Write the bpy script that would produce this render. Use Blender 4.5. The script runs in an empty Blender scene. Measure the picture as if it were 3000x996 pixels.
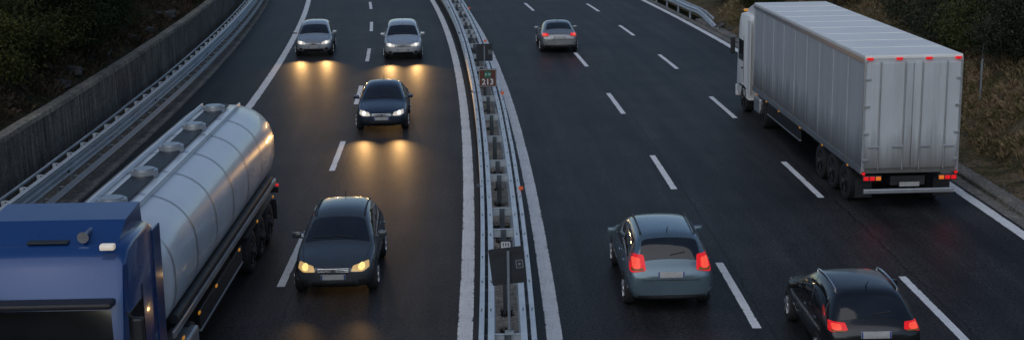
import bpy, bmesh, math, random
import numpy as np
from mathutils import Vector, Matrix
from mathutils.bvhtree import BVHTree
R = math.radians
random.seed(7); rng = np.random.default_rng(7)
scn = bpy.context.scene
col = scn.collection

# ---------------------------------------------------------------- camera, sky, sun, exposure
CAM_H, PITCH, ROLL = 9.11051, 0.21507, -0.01557
F_ = Vector((0, math.cos(PITCH), -math.sin(PITCH))); U_ = Vector((0, math.sin(PITCH), math.cos(PITCH))); R_ = Vector((1, 0, 0))
c_, s_ = math.cos(ROLL), math.sin(ROLL)
R2_ = c_*R_ + s_*U_; U2_ = c_*U_ - s_*R_
cam = bpy.data.cameras.new('camera'); camo = bpy.data.objects.new('camera', cam); col.objects.link(camo)
m = Matrix.Identity(4)
for i in range(3):
    m[i][0] = R2_[i]; m[i][1] = U2_[i]; m[i][2] = -F_[i]; m[i][3] = (0, 0, CAM_H)[i]
camo.matrix_world = m
cam.sensor_width = 36; cam.sensor_fit = 'HORIZONTAL'; cam.lens = 4176.7/3000*36
cam.clip_start = 0.1; cam.clip_end = 3000
scn.camera = camo

SUN_EL, SUN_AZ = R(38), R(200)
world = bpy.data.worlds.new('World'); scn.world = world; world.use_nodes = True
wn = world.node_tree; bg = wn.nodes['Background']
sky = wn.nodes.new('ShaderNodeTexSky'); sky.sky_type = 'NISHITA'; sky.sun_disc = False
sky.sun_elevation = SUN_EL; sky.sun_rotation = SUN_AZ; sky.air_density = 1.0; sky.dust_density = 0.6; sky.ozone_density = 1.2
wn.links.new(sky.outputs[0], bg.inputs[0]); bg.inputs[1].default_value = 0.05
sl = bpy.data.lights.new('sun', 'SUN'); sl.energy = 0.5; sl.angle = R(80); sl.color = (1.0, .97, .93)
so = bpy.data.objects.new('sun', sl); col.objects.link(so)
sd = Vector((math.sin(SUN_AZ)*math.cos(SUN_EL), math.cos(SUN_AZ)*math.cos(SUN_EL), math.sin(SUN_EL)))
so.rotation_euler = sd.to_track_quat('Z', 'Y').to_euler()
scn.view_settings.view_transform = 'Standard'; scn.view_settings.look = 'None'; scn.view_settings.gamma = 1
EXPO = 0.88
scn.view_settings.exposure = EXPO
EK = 2**(-EXPO)         # keeps lamp faces at their own brightness when exposure is tuned

# ---------------------------------------------------------------- road coordinates: u metres right of the median, s metres along the curve
XC, YC, RM = -701.67147, 18.14703, 701.62501
def P(u, s, z=0.0):
    a = s/RM; r = RM+u
    return Vector((XC+r*math.cos(a), YC+r*math.sin(a), z))
def ang(s): return s/RM

# ---------------------------------------------------------------- materials
MATS = {}
def nodes(name):
    mt = bpy.data.materials.new(name); mt.use_nodes = True
    nt = mt.node_tree; b = nt.nodes['Principled BSDF']
    return mt, nt, b
def ramp(nt, fac, stops):
    r = nt.nodes.new('ShaderNodeValToRGB'); e = r.color_ramp.elements
    while len(e) < len(stops): e.new(.5)
    for k, (p, c) in enumerate(stops):
        e[k].position = p; e[k].color = (*c, 1) if len(c) == 3 else c
    nt.links.new(fac, r.inputs[0]); return r
def noise(nt, scale, detail=4, rough=.6, vec=None, dist=0):
    n = nt.nodes.new('ShaderNodeTexNoise'); n.inputs['Scale'].default_value = scale; n.inputs['Detail'].default_value = detail
    n.inputs['Roughness'].default_value = rough; n.inputs['Distortion'].default_value = dist
    if vec is not None: nt.links.new(vec, n.inputs['Vector'])
    return n
def math_(nt, op, a, b=None, c=None, clamp=False):
    n = nt.nodes.new('ShaderNodeMath'); n.operation = op; n.use_clamp = clamp
    for k, v in enumerate((a, b, c)):
        if v is None: continue
        if isinstance(v, (int, float)): n.inputs[k].default_value = v
        else: nt.links.new(v, n.inputs[k])
    return n.outputs[0]
def mix(nt, fac, a, b, mode='MIX'):
    n = nt.nodes.new('ShaderNodeMix'); n.data_type = 'RGBA'; n.blend_type = mode
    for sck, v in ((n.inputs[0], fac), (n.inputs[6], a), (n.inputs[7], b)):
        if isinstance(v, (int, float)): sck.default_value = v
        elif isinstance(v, tuple): sck.default_value = (*v, 1)
        else: nt.links.new(v, sck)
    return n.outputs[2]
def bump(nt, b, h, strength, dist=.02):
    n = nt.nodes.new('ShaderNodeBump'); n.inputs['Strength'].default_value = strength; n.inputs['Distance'].default_value = dist
    nt.links.new(h, n.inputs['Height']); nt.links.new(n.outputs[0], b.inputs['Normal'])
def mat(name, c, rough=.5, metal=0.0, var=.25, scale=3.0, coat=0.0, bmp=0.0, spec=.5):
    """plain procedural material: two tones of one colour mixed by noise, roughness broken up"""
    if name in MATS: return MATS[name]
    mt, nt, b = nodes(name)
    tc = nt.nodes.new('ShaderNodeTexCoord')
    n = noise(nt, scale, 5, .65, tc.outputs['Object'])
    lo = tuple(x*(1-var) for x in c); hi = tuple(min(1, x*(1+var)) for x in c)
    r = ramp(nt, n.outputs[0], [(.3, lo), (.7, hi)])
    nt.links.new(r.outputs[0], b.inputs['Base Color'])
    rr = ramp(nt, n.outputs[0], [(.2, (rough*.8,)*3), (.8, (min(1, rough*1.2),)*3)])
    nt.links.new(rr.outputs[0], b.inputs['Roughness'])
    b.inputs['Metallic'].default_value = metal; b.inputs['Coat Weight'].default_value = coat; b.inputs['Coat Roughness'].default_value = .08
    b.inputs['Specular IOR Level'].default_value = spec
    if bmp:
        n2 = noise(nt, scale*8, 3, .6, tc.outputs['Object']); bump(nt, b, n2.outputs[0], bmp)
    MATS[name] = mt; return mt
def emis(name, c, strength, base=(.3, .3, .3)):
    if name in MATS: return MATS[name]
    mt, nt, b = nodes(name)
    b.inputs['Base Color'].default_value = (*base, 1); b.inputs['Roughness'].default_value = .15
    tc = nt.nodes.new('ShaderNodeTexCoord'); v = nt.nodes.new('ShaderNodeTexVoronoi'); v.inputs['Scale'].default_value = 22
    nt.links.new(tc.outputs['Object'], v.inputs['Vector'])
    r = ramp(nt, v.outputs['Distance'], [(0, c), (1, tuple(x*.7 for x in c))])
    nt.links.new(r.outputs[0], b.inputs['Emission Color']); b.inputs['Emission Strength'].default_value = strength*EK
    MATS[name] = mt; return mt

def asphalt():
    mt, nt, b = nodes('asphalt')
    uv = nt.nodes.new('ShaderNodeUVMap'); uv.uv_map = 'road'
    sep = nt.nodes.new('ShaderNodeSeparateXYZ'); nt.links.new(uv.outputs[0], sep.inputs[0])
    u, s = sep.outputs[0], sep.outputs[1]
    geo = nt.nodes.new('ShaderNodeNewGeometry')
    grain = noise(nt, 15, 4, .8, geo.outputs['Position'])
    speck = nt.nodes.new('ShaderNodeTexVoronoi'); speck.inputs['Scale'].default_value = 24; nt.links.new(geo.outputs['Position'], speck.inputs['Vector'])
    mp = nt.nodes.new('ShaderNodeMapping'); mp.inputs['Scale'].default_value = (1.0, .07, 1); nt.links.new(uv.outputs[0], mp.inputs[0])
    streak = noise(nt, 1.6, 5, .6, mp.outputs[0])          # lengthwise wear
    patch = noise(nt, .35, 4, .6, geo.outputs['Position'])
    base = ramp(nt, streak.outputs[0], [(.28, (.013, .0135, .015)), (.72, (.042, .0415, .043))]).outputs[0]
    base = mix(nt, 1.0, base, ramp(nt, patch.outputs[0], [(.3, (.62, .63, .66)), (.7, (1.3, 1.27, 1.22))]).outputs[0], 'MULTIPLY')
    base = mix(nt, 1.0, base, ramp(nt, grain.outputs[0], [(.36, (.35, .35, .35)), (.64, (1.7, 1.7, 1.7))]).outputs[0], 'MULTIPLY')
    st = ramp(nt, speck.outputs['Color'], [(.86, (0, 0, 0)), (.97, (1, 1, 1))])
    base = mix(nt, math_(nt, 'MULTIPLY', st.outputs[0], .35), base, (.10, .095, .09))
    stn = noise(nt, 1.1, 6, .75, geo.outputs['Position'], 1.2)
    base = mix(nt, ramp(nt, stn.outputs[0], [(.56, (0, 0, 0)), (.68, (.55, .55, .55))]).outputs[0], base, (.011, .0115, .013))
    for lane in (-7.0, -2.9, 2.9, 6.8, 10.6):      # oil drip line down the middle of each lane
        d = math_(nt, 'ABSOLUTE', math_(nt, 'SUBTRACT', u, lane))
        tt = math_(nt, 'MULTIPLY', math_(nt, 'SUBTRACT', 1.0, math_(nt, 'DIVIDE', d, .3), clamp=True), ramp(nt, streak.outputs[0], [(.4, (0, 0, 0)), (.6, (.5, .5, .5))]).outputs[0])
        base = mix(nt, tt, base, (.012, .012, .013))
    vc = nt.nodes.new('ShaderNodeTexVoronoi'); vc.feature = 'DISTANCE_TO_EDGE'; vc.inputs['Scale'].default_value = .16
    wv = noise(nt, .8, 4, .7, geo.outputs['Position']); ad = nt.nodes.new('ShaderNodeVectorMath'); ad.operation = 'MULTIPLY_ADD'; nt.links.new(wv.outputs['Color'], ad.inputs[0]); ad.inputs[1].default_value = (2.2, 2.2, 0); nt.links.new(geo.outputs['Position'], ad.inputs[2]); nt.links.new(ad.outputs[0], vc.inputs['Vector'])
    crk = math_(nt, 'MULTIPLY', math_(nt, 'LESS_THAN', vc.outputs['Distance'], .004), math_(nt, 'GREATER_THAN', patch.outputs[0], .52))
    base = mix(nt, math_(nt, 'MULTIPLY', crk, .6), base, (.008, .008, .009))
    # tyre tracks: darker polished bands inside each lane (a property of the worn surface)
    wob = math_(nt, 'MULTIPLY', math_(nt, 'SUBTRACT', streak.outputs[0], .5), .5)
    uu = math_(nt, 'ADD', u, wob)
    for lane in (-7.0, -2.9, 2.9, 6.8, 10.6):
        for off in (-.85, .85):
            d = math_(nt, 'ABSOLUTE', math_(nt, 'SUBTRACT', uu, lane+off))
            t = math_(nt, 'SUBTRACT', 1.0, math_(nt, 'DIVIDE', d, .45), clamp=True)
            base = mix(nt, math_(nt, 'MULTIPLY', t, .30), base, (.014, .015, .017))
    # reddish warm light put into the left lanes' colour, dark hard shoulder
    sh = math_(nt, 'LESS_THAN', u, -9.25)
    base = mix(nt, math_(nt, 'MULTIPLY', sh, .45), base, (.014, .017, .019))
    lf = math_(nt, 'MULTIPLY', math_(nt, 'LESS_THAN', u, 0.0), math_(nt, 'GREATER_THAN', u, -9.25))
    base = mix(nt, math_(nt, 'MULTIPLY', lf, .4), base, mix(nt, 1.0, base, (1.14, 1.0, .98), 'MULTIPLY'))
    # older darker mat beyond the transverse joint on the left carriageway
    jl = math_(nt, 'ADD', 71.5, math_(nt, 'MULTIPLY', u, .12))
    far = math_(nt, 'MULTIPLY', math_(nt, 'GREATER_THAN', s, jl), math_(nt, 'LESS_THAN', u, 0.0))
    base = mix(nt, math_(nt, 'MULTIPLY', far, .5), base, (.017, .018, .02))
    # lengthwise construction seams, wandering a little
    cr = noise(nt, 1.3, 4, .7, geo.outputs['Position'])
    w2 = math_(nt, 'MULTIPLY', math_(nt, 'SUBTRACT', cr.outputs[0], .5), .35)
    for us_, wd in ((5.13, .028), (8.98, .028), (-4.62, .02), (-9.3, .02)):
        d = math_(nt, 'ABSOLUTE', math_(nt, 'SUBTRACT', math_(nt, 'ADD', u, w2), us_))
        base = mix(nt, math_(nt, 'MULTIPLY', math_(nt, 'LESS_THAN', d, wd), .75), base, (.008, .008, .009))
    nt.links.new(base, b.inputs['Base Color'])
    nt.links.new(ramp(nt, grain.outputs[0], [(.3, (.46,)*3), (.7, (.64,)*3)]).outputs[0], b.inputs['Roughness'])
    nt.links.new(ramp(nt, grain.outputs[0], [(.36, (.04,)*3), (.64, (.22,)*3)]).outputs[0], b.inputs['Specular IOR Level'])
    bump(nt, b, grain.outputs[0], .22, .012)
    return mt

def paint():
    mt, nt, b = nodes('road_paint')
    uv = nt.nodes.new('ShaderNodeUVMap'); uv.uv_map = 'road'
    sep = nt.nodes.new('ShaderNodeSeparateXYZ'); nt.links.new(uv.outputs[0], sep.inputs[0])
    geo = nt.nodes.new('ShaderNodeNewGeometry')
    n = noise(nt, 9, 6, .75, geo.outputs['Position']); n2 = noise(nt, 1.1, 5, .65, geo.outputs['Position'])
    edge = math_(nt, 'SUBTRACT', .5, math_(nt, 'ABSOLUTE', math_(nt, 'SUBTRACT', sep.outputs[0], .5)))   # 0 at the edge .. .5 centre
    cov = math_(nt, 'ADD', math_(nt, 'MULTIPLY', edge, 3.4), math_(nt, 'MULTIPLY', math_(nt, 'SUBTRACT', n.outputs[0], .44), 2.2))
    cov = math_(nt, 'ADD', cov, math_(nt, 'MULTIPLY', math_(nt, 'SUBTRACT', n2.outputs[0], .47), 1.6))
    f = math_(nt, 'MULTIPLY', cov, 3.5, clamp=True)
    mp = nt.nodes.new('ShaderNodeMapping'); mp.inputs['Scale'].default_value = (3, .5, 1); nt.links.new(uv.outputs[0], mp.inputs[0]); n4 = noise(nt, 2.2, 5, .7, mp.outputs[0])
    f = math_(nt, 'MULTIPLY', f, ramp(nt, n4.outputs[0], [(.30, (.62,)*3), (.46, (1, 1, 1))]).outputs[0])
    tone = ramp(nt, n2.outputs[0], [(.3, (.74, .74, .73)), (.7, (.88, .88, .87))]).outputs[0]
    tone = mix(nt, 1.0, tone, ramp(nt, n.outputs[0], [(.3, (.86,)*3), (.6, (1.02,)*3)]).outputs[0], 'MULTIPLY')
    nt.links.new(mix(nt, f, (.05, .05, .052), tone), b.inputs['Base Color'])
    b.inputs['Roughness'].default_value = .7; b.inputs['Specular IOR Level'].default_value = .3
    bump(nt, b, n.outputs[0], .4, .01)
    return mt

def concrete(name, lo, hi, streak=True, scale=1.0):
    mt, nt, b = nodes(name)
    geo = nt.nodes.new('ShaderNodeNewGeometry')
    mp = nt.nodes.new('ShaderNodeMapping'); mp.inputs['Scale'].default_value = (1, 1, .12 if streak else 1); nt.links.new(geo.outputs['Position'], mp.inputs[0])
    n1 = noise(nt, 3.2*scale, 6, .7, mp.outputs[0]); n2 = noise(nt, .6*scale, 4, .6, geo.outputs['Position']); n3 = noise(nt, 9*scale, 6, .8, geo.outputs['Position'])
    c = ramp(nt, n1.outputs[0], [(.33, lo), (.66, hi)]).outputs[0]
    c = mix(nt, 1.0, c, ramp(nt, n2.outputs[0], [(.3, (.65, .66, .68)), (.7, (1.2, 1.17, 1.1))]).outputs[0], 'MULTIPLY')
    c = mix(nt, 1.0, c, ramp(nt, n3.outputs[0], [(.36, (.38,)*3), (.62, (1.3,)*3)]).outputs[0], 'MULTIPLY')
    nt.links.new(c, b.inputs['Base Color']); b.inputs['Roughness'].default_value = .9; b.inputs['Specular IOR Level'].default_value = .2
    bump(nt, b, n3.outputs[0], .5, .02)
    MATS[name] = mt; return mt

def soil(name, cols, scale=.8):
    mt, nt, b = nodes(name)
    geo = nt.nodes.new('ShaderNodeNewGeometry')
    n1 = noise(nt, scale, 6, .7, geo.outputs['Position'], .6); n2 = noise(nt, scale*14, 4, .7, geo.outputs['Position'])
    c = ramp(nt, n1.outputs[0], [(.3+.4*k/(len(cols)-1), x) for k, x in enumerate(cols)]).outputs[0]
    c = mix(nt, 1.0, c, ramp(nt, n2.outputs[0], [(.35, (.45,)*3), (.65, (1.35,)*3)]).outputs[0], 'MULTIPLY')
    nt.links.new(c, b.inputs['Base Color']); b.inputs['Roughness'].default_value = 1; b.inputs['Specular IOR Level'].default_value = .1
    bump(nt, b, n2.outputs[0], 1, .08)
    return mt

def leafmat(name, dark, light, warm):
    mt, nt, b = nodes(name)
    geo = nt.nodes.new('ShaderNodeNewGeometry'); oi = nt.nodes.new('ShaderNodeObjectInfo')
    n1 = noise(nt, .9, 3, .6, geo.outputs['Position']); n2 = noise(nt, 9, 2, .6, geo.outputs['Position'])
    c = ramp(nt, n1.outputs[0], [(.35, dark), (.65, light)]).outputs[0]
    c = mix(nt, math_(nt, 'MULTIPLY', ramp(nt, n2.outputs[0], [(.5, (0, 0, 0)), (.72, (1, 1, 1))]).outputs[0], .6), c, warm)
    v = math_(nt, 'ADD', .75, math_(nt, 'MULTIPLY', oi.outputs['Random'], .5))
    cm = nt.nodes.new('ShaderNodeCombineXYZ')
    for k in range(3): nt.links.new(v, cm.inputs[k])
    c = mix(nt, 1.0, c, cm.outputs[0], 'MULTIPLY')
    nt.links.new(c, b.inputs['Base Color']); b.inputs['Roughness'].default_value = .7; b.inputs['Specular IOR Level'].default_value = .15
    return mt

M_galv = mat('galvanised_steel', (.44, .49, .53), .5, .25, .22, 1.2)
M_galv_dull = mat('weathered_galvanised_steel', (.27, .31, .34), .55, .3, .3, 2.0)
M_bright = mat('bright_galvanised', (.55, .60, .63), .5, .2, .15, 2)
M_face = mat('galvanised_face_shaded', (.30, .34, .37), .55, .3, .3, 1.5)  # steel of the lips, darkened for the shade on the sideways face
M_rub = mat('rub_rail_steel', (.20, .225, .245), .6, .3, .3, 2.0)
M_post = mat('post_steel', (.10, .12, .14), .6, .4, .3, 3)
M_bolt = mat('bolt_steel', (.05, .055, .06), .5, .6)
M_tyre = mat('tyre_rubber', (.018, .018, .019), .85, 0, .3, 6)
M_rim = mat('alloy_rim', (.42, .43, .45), .3, .8, .15, 4)
M_black = mat('black_plastic', (.016, .017, .019), .5, 0, .3, 5)
M_chassis = mat('chassis_steel', (.022, .023, .026), .6, .2, .4, 4)
M_chrome = mat('bright_trim', (.6, .62, .64), .2, .9)
M_plate = mat('number_plate_white', (.36, .36, .35), .5, 0, .15, 9)
M_platee = mat('plate_band_blue', (.02, .05, .22), .5, 0, .1)
M_amber = emis('amber_lamp', (1, .42, .03), .30, (.5, .2, .02))
M_corey = emis('amber_headlamp_core', (1.0, .80, .22), 1.0, (.8, .6, .3))
M_core = emis('headlamp_core', (1.0, .95, .86), .95, (.8, .8, .8))
M_tcore = emis('tail_lamp_core', (1.0, .10, .05), .9, (.4, .02, .02))
M_head = emis('headlamp_glow', (1.0, .82, .55), .34, (.6, .6, .6))
M_headw = emis('led_headlamp_glow', (1.0, .84, .46), .34, (.6, .6, .6))
M_headd = emis('amber_headlamp_glow', (1.0, .50, .04), .40, (.6, .5, .3))
M_tail = emis('tail_lamp_glow', (1.0, .012, .02), .62, (.3, .01, .01))
M_taily = emis('tail_lamp_orange_glow', (1.0, .25, .03), .6, (.3, .05, .01))
M_orange = mat('orange_reflector', (.75, .12, .02), .4, 0, .1)
def glassmat():
    mt, nt, b = nodes('tinted_glass')
    tc = nt.nodes.new('ShaderNodeTexCoord'); n = noise(nt, 2, 3, .5, tc.outputs['Object'])
    nt.links.new(ramp(nt, n.outputs[0], [(.3, (.006, .007, .009)), (.7, (.014, .016, .019))]).outputs[0], b.inputs['Base Color'])
    b.inputs['Roughness'].default_value = .06; b.inputs['IOR'].default_value = 1.5; b.inputs['Coat Weight'].default_value = .5; b.inputs['Coat Roughness'].default_value = .03
    return mt
M_glass = glassmat()
M_asphalt, M_paint = asphalt(), paint()
M_wall = concrete('stained_concrete', (.05, .047, .043), (.25, .232, .205), True, 1.5)
M_cope = concrete('coping_concrete', (.20, .185, .155), (.42, .38, .31), False)
M_kerb = concrete('kerb_concrete', (.15, .14, .125), (.30, .285, .26), False, 1.5)
M_med = concrete('median_concrete', (.26, .24, .21), (.46, .43, .38), False, 1.6)
M_rock = concrete('rock', (.05, .052, .055), (.15, .148, .145), False, 2)

# ---------------------------------------------------------------- mesh helpers
class MB:
    """collects polygons of ONE part"""
    def __init__(self): self.v = []; self.f = []; self.uv = None
    def add(self, vs, fs):
        o = len(self.v); self.v += [tuple(x) for x in vs]; self.f += [tuple(i+o for i in f) for f in fs]
    def box(self, c, sz, M=None, bevel=0.0):
        bm = bmesh.new(); bmesh.ops.create_cube(bm, size=1)
        for v in bm.verts: v.co = Vector((v.co.x*sz[0], v.co.y*sz[1], v.co.z*sz[2]))
        if bevel: bmesh.ops.bevel(bm, geom=list(bm.edges), offset=bevel, segments=2, affect='EDGES', profile=.6)
        bm.verts.index_update(); M = M or Matrix.Identity(4)
        self.add([M @ (v.co+Vector(c)) for v in bm.verts], [[v.index for v in f.verts] for f in bm.faces]); bm.free()
    def tube(self, pts, rad, n=8, cap=True):
        pts = [Vector(p) for p in pts]; rad = rad if isinstance(rad, (list, tuple)) else [rad]*len(pts)
        vs = []
        for i, p in enumerate(pts):
            d = (pts[min(i+1, len(pts)-1)]-pts[max(i-1, 0)]).normalized()
            a = d.orthogonal().normalized(); b = d.cross(a)
            if i and abs(a.dot(pa)) < .99: a = (pa-d*pa.dot(d)).normalized(); b = d.cross(a)
            pa = a
            vs += [p+(a*math.cos(2*math.pi*k/n)+b*math.sin(2*math.pi*k/n))*rad[i] for k in range(n)]
        fs = [(i*n+k, i*n+(k+1) % n, (i+1)*n+(k+1) % n, (i+1)*n+k) for i in range(len(pts)-1) for k in range(n)]
        if cap: fs += [tuple(range(n))[::-1], tuple((len(pts)-1)*n+k for k in range(n))]
        self.add(vs, fs)
    def sweep(self, prof, s0, s1, step=1.5, jitter=0.0, closed=True, zfun=None, ufun=None):
        n = max(1, int(round((s1-s0)/step))); vs = []; m_ = len(prof)
        for i in range(n+1):
            s = s0+(s1-s0)*i/n; ju = random.uniform(-jitter, jitter); jz = random.uniform(-jitter, jitter)
            for (u, z) in prof:
                vs.append(P(u+ju+(ufun(s) if ufun else 0), s, z+jz+(zfun(s) if zfun else 0)))
        k_ = m_ if closed else m_-1
        fs = [(i*m_+k, i*m_+(k+1) % m_, (i+1)*m_+(k+1) % m_, (i+1)*m_+k) for i in range(n) for k in range(k_)]
        if closed: fs += [tuple(range(m_))[::-1], tuple(n*m_+k for k in range(m_))]
        self.add(vs, fs)
    def build(self, name, material, parent=None, smooth=0):
        off = Vector(parent['base']) if parent is not None and 'base' in parent else Vector((0, 0, 0))
        me = bpy.data.meshes.new(name); me.from_pydata([tuple(Vector(v)-off) for v in self.v], [], self.f)
        bm = bmesh.new(); bm.from_mesh(me); bmesh.ops.recalc_face_normals(bm, faces=bm.faces)
        if smooth:
            for f in bm.faces: f.smooth = True
            for e in bm.edges:
                if len(e.link_faces) == 2 and e.calc_face_angle(0) > R(smooth): e.smooth = False
        bm.to_mesh(me); bm.free(); me.materials.append(material)
        o = bpy.data.objects.new(name, me); col.objects.link(o)
        if parent is not None: o.parent = parent
        return o
def build_each(mb, name, material, parent, smooth=0):
    """every loose piece of mb becomes a part of its own"""
    par = list(range(len(mb.v)))
    def find(i):
        while par[i] != i: par[i] = par[par[i]]; i = par[i]
        return i
    for f in mb.f:
        for i in f[1:]: par[find(i)] = find(f[0])
    groups = {}
    for f in mb.f: groups.setdefault(find(f[0]), []).append(f)
    out = []
    for fs in groups.values():
        ids = sorted({i for f in fs for i in f}); ix = {i: k for k, i in enumerate(ids)}
        q = MB(); q.add([mb.v[i] for i in ids], [[ix[i] for i in f] for f in fs]); out.append(q.build(name, material, parent, smooth))
    return out
def at(u, s, z=0, extra=0): return Matrix.Translation(P(u, s, z)) @ Matrix.Rotation(ang(s)+extra, 4, 'Z')
def thing(name, label, cat, loc=(0, 0, 0), rz=0, group=None, keep_world=False):
    o = bpy.data.objects.new(name, None); col.objects.link(o); o.empty_display_size = .3
    o.location = loc; o.rotation_euler = (0, 0, rz); o['label'] = label; o['category'] = cat
    if group: o['group'] = group
    if keep_world: o['base'] = tuple(loc)
    return o
def tag(o, label, cat, group=None):
    o['label'] = label; o['category'] = cat
    if group: o['group'] = group
    return o
def struct(o, kind='structure'): o['kind'] = kind; return o
def copy_tree(o, parent=None):
    c = o.copy(); col.objects.link(c); c.parent = parent
    for ch in [x for x in bpy.data.objects if x.parent == o]: copy_tree(ch, c)
    return c
def text_mesh(txt, size, offset=0.0, spacing=1.0):
    cu = bpy.data.curves.new('lettering', 'FONT'); cu.body = txt; cu.size = size; cu.offset = offset; cu.align_x = 'CENTER'; cu.align_y = 'CENTER'; cu.extrude = .002; cu.space_character = spacing
    o = bpy.data.objects.new('lettering', cu); col.objects.link(o)
    dg = bpy.context.evaluated_depsgraph_get(); me = bpy.data.meshes.new_from_object(o.evaluated_get(dg))
    col.objects.unlink(o); bpy.data.objects.remove(o); bpy.data.curves.remove(cu)
    return me

# ---------------------------------------------------------------- ground, roads, markings, kerbs
def sheet(name, u0, u1, s0, s1, z, material, step=2.0, nu=1, uv='road', local=False, kind='structure', wobble=0.0):
    n = max(1, int(math.ceil((s1-s0)/step))); vs = []; uvs = []
    for i in range(n+1):
        s = s0+(s1-s0)*i/n
        for k in range(nu+1):
            u = u0+(u1-u0)*k/nu; uu = u+(random.uniform(-wobble, wobble) if wobble else 0)
            vs.append(tuple(P(uu, s, z))); uvs.append((k/nu if local else u, s))
    fs = [(i*(nu+1)+k, i*(nu+1)+k+1, (i+1)*(nu+1)+k+1, (i+1)*(nu+1)+k) for i in range(n) for k in range(nu)]
    me = bpy.data.meshes.new(name); me.from_pydata(vs, [], fs)
    l = me.uv_layers.new(name=uv)
    for lp in me.loops: l.data[lp.index].uv = uvs[lp.vertex_index]
    me.materials.append(material); o = bpy.data.objects.new(name, me); col.objects.link(o)
    if kind: o['kind'] = kind
    return o
M_soil_far = soil('dark_meadow', [(.02, .028, .012), (.045, .05, .02), (.07, .06, .03)], .15)
gm = MB(); gm.add([(-1500, -1200, -.35), (1500, -1200, -.35), (1500, 1800, -.35), (-1500, 1800, -.35)], [(0, 1, 2, 3)])
struct(gm.build('ground', M_soil_far))
sheet('road', -11.72, 12.83, -70, 260, 0.0, M_asphalt, 2.0, 12)
S0, S1 = -60, 220
sheet('edge_line', -9.19, -8.88, S0, S1, .004, M_paint, 2, 1, local=True)
sheet('edge_line', -1.025, -.72, S0, S1, .004, M_paint, 2, 1, local=True)
sheet('edge_line', .72, 1.03, S0, S1, .004, M_paint, 2, 1, local=True)
sheet('edge_line', 12.44, 12.74, S0, S1, .004, M_paint, 2, 1, local=True)
def dashes(u, s_first, k0, k1):
    for k in range(k0, k1):
        sheet('lane_dash', u-.09, u+.09, s_first+12*k, s_first+12*k+4.63, .004, M_paint, 1.6, 1, local=True)
dashes(-4.974, 72.004, -11, 8); dashes(4.881, 68.561, -11, 8); dashes(8.69, 67.193, -11, 8)
# concrete strip under the left barrier, right-hand gutter and kerb
mb = MB(); mb.sweep([(-13.0, .02), (-13.0, .07), (-11.66, .06), (-11.64, -.1), (-13.0, -.1)], S0, S1, 1.2, .012); struct(mb.build('kerb_strip', M_kerb))
sheet('gutter', 12.834, 13.2, S0, S1, .003, M_kerb, 2, 1)
mb = MB(); mb.sweep([(13.2, -.1), (13.2, .10), (13.24, .13), (13.62, .14), (13.66, -.1)], S0, 61, 1.5, .01); struct(mb.build('kerb', M_kerb))

# hills
def hill(name, ulist, zfun, material, s0=-70, s1=260, ds=1.5):
    n = int((s1-s0)/ds); vs = []; nu = len(ulist)
    for i in range(n+1):
        s = s0+ds*i
        for u in ulist: vs.append(tuple(P(u, s, zfun(u, s))))
    fs = [(i*nu+k, i*nu+k+1, (i+1)*nu+k+1, (i+1)*nu+k) for i in range(n) for k in range(nu-1)]
    mb = MB(); mb.add(vs, fs); o = mb.build(name, material, smooth=60); return struct(o)
def lump(u, s, a=1.0):
    return a*(.22*math.sin(u*1.3+s*.37)*math.sin(s*.61-u*.4)+.12*math.sin(u*2.9-s*1.1)+.10*math.sin(s*1.9+u*.7)+.06*math.sin(s*4.1+u*3.3))
def z_left(u, s):
    d = -13.22-u
    return 2.13+.60*d-.0035*d*d+min(1, d/.8)*lump(u, s, .8) if d < 60 else 2.13+.6*60-.0035*3600
def z_right(u, s):
    d = u-13.64; hump = 1.1*math.exp(-((s-19)/5.0)**2-((u-17.6)/1.7)**2)
    k = 1.2/(1+math.exp(-(s-52)/3))
    return .08+.06*min(d, .9)+.46*max(0, d-.9)-.003*d*d+hump+min(1, d/1.2)*lump(u, s, .75)-.0*k
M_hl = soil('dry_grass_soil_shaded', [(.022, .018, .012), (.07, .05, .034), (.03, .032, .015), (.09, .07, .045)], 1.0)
M_hr = soil('dry_grass_soil', [(.06, .048, .028), (.22, .16, .10), (.08, .075, .035), (.26, .20, .12)], .8)
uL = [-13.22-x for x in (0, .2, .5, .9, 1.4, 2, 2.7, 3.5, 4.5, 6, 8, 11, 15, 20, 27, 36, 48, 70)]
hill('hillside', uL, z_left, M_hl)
uR = [13.64+x for x in (0, .3, .6, .9, 1.3, 1.8, 2.4, 3.0, 3.7, 4.5, 5.5, 7, 9, 12, 16, 22, 30, 42, 60)]
hill('embankment', uR, z_right, M_hr)

# ---------------------------------------------------------------- retaining wall
w = thing('retaining_wall', 'long grey streaked concrete retaining wall with a flat coping below the wooded slope', 'wall', P(-13.0, 30, 0), keep_world=True)
mb = MB(); mb.sweep([(-13.0, -.2), (-12.985, .5), (-12.99, 1.20), (-13.008, 1.21), (-13.008, 1.225), (-12.992, 1.235), (-13.0, 2.08), (-13.24, 2.08), (-13.24, -.2)], S0, S1, 1.5, .004)
mb.build('wall_face', M_wall, w)
mb = MB(); mb.sweep([(-12.965, 2.083), (-12.965, 2.22), (-13.27, 2.24), (-13.27, 2.083)], S0, S1, 1.5, .008); mb.build('coping', M_cope, w)

# ---------------------------------------------------------------- W-beam profiles
def wave(u0, side, z0, z1, waves, depth=.075, t=.012):
    """corrugated rail profile; side=+1: bulges to +u"""
    n = waves*8; fr = []
    for i in range(n+1):
        q = i/n; fr.append((u0+side*depth*(.5-.5*math.cos(2*math.pi*waves*q)), z0+(z1-z0)*q))
    bk = [(u-side*t, z) for u, z in fr]
    return fr+bk[::-1]
def bolts_at(mb, u, s, z, r=.014, h=.012):
    c = P(u, s, z); mb.tube([c, c+Vector((0, 0, h))], r, 6)

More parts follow.
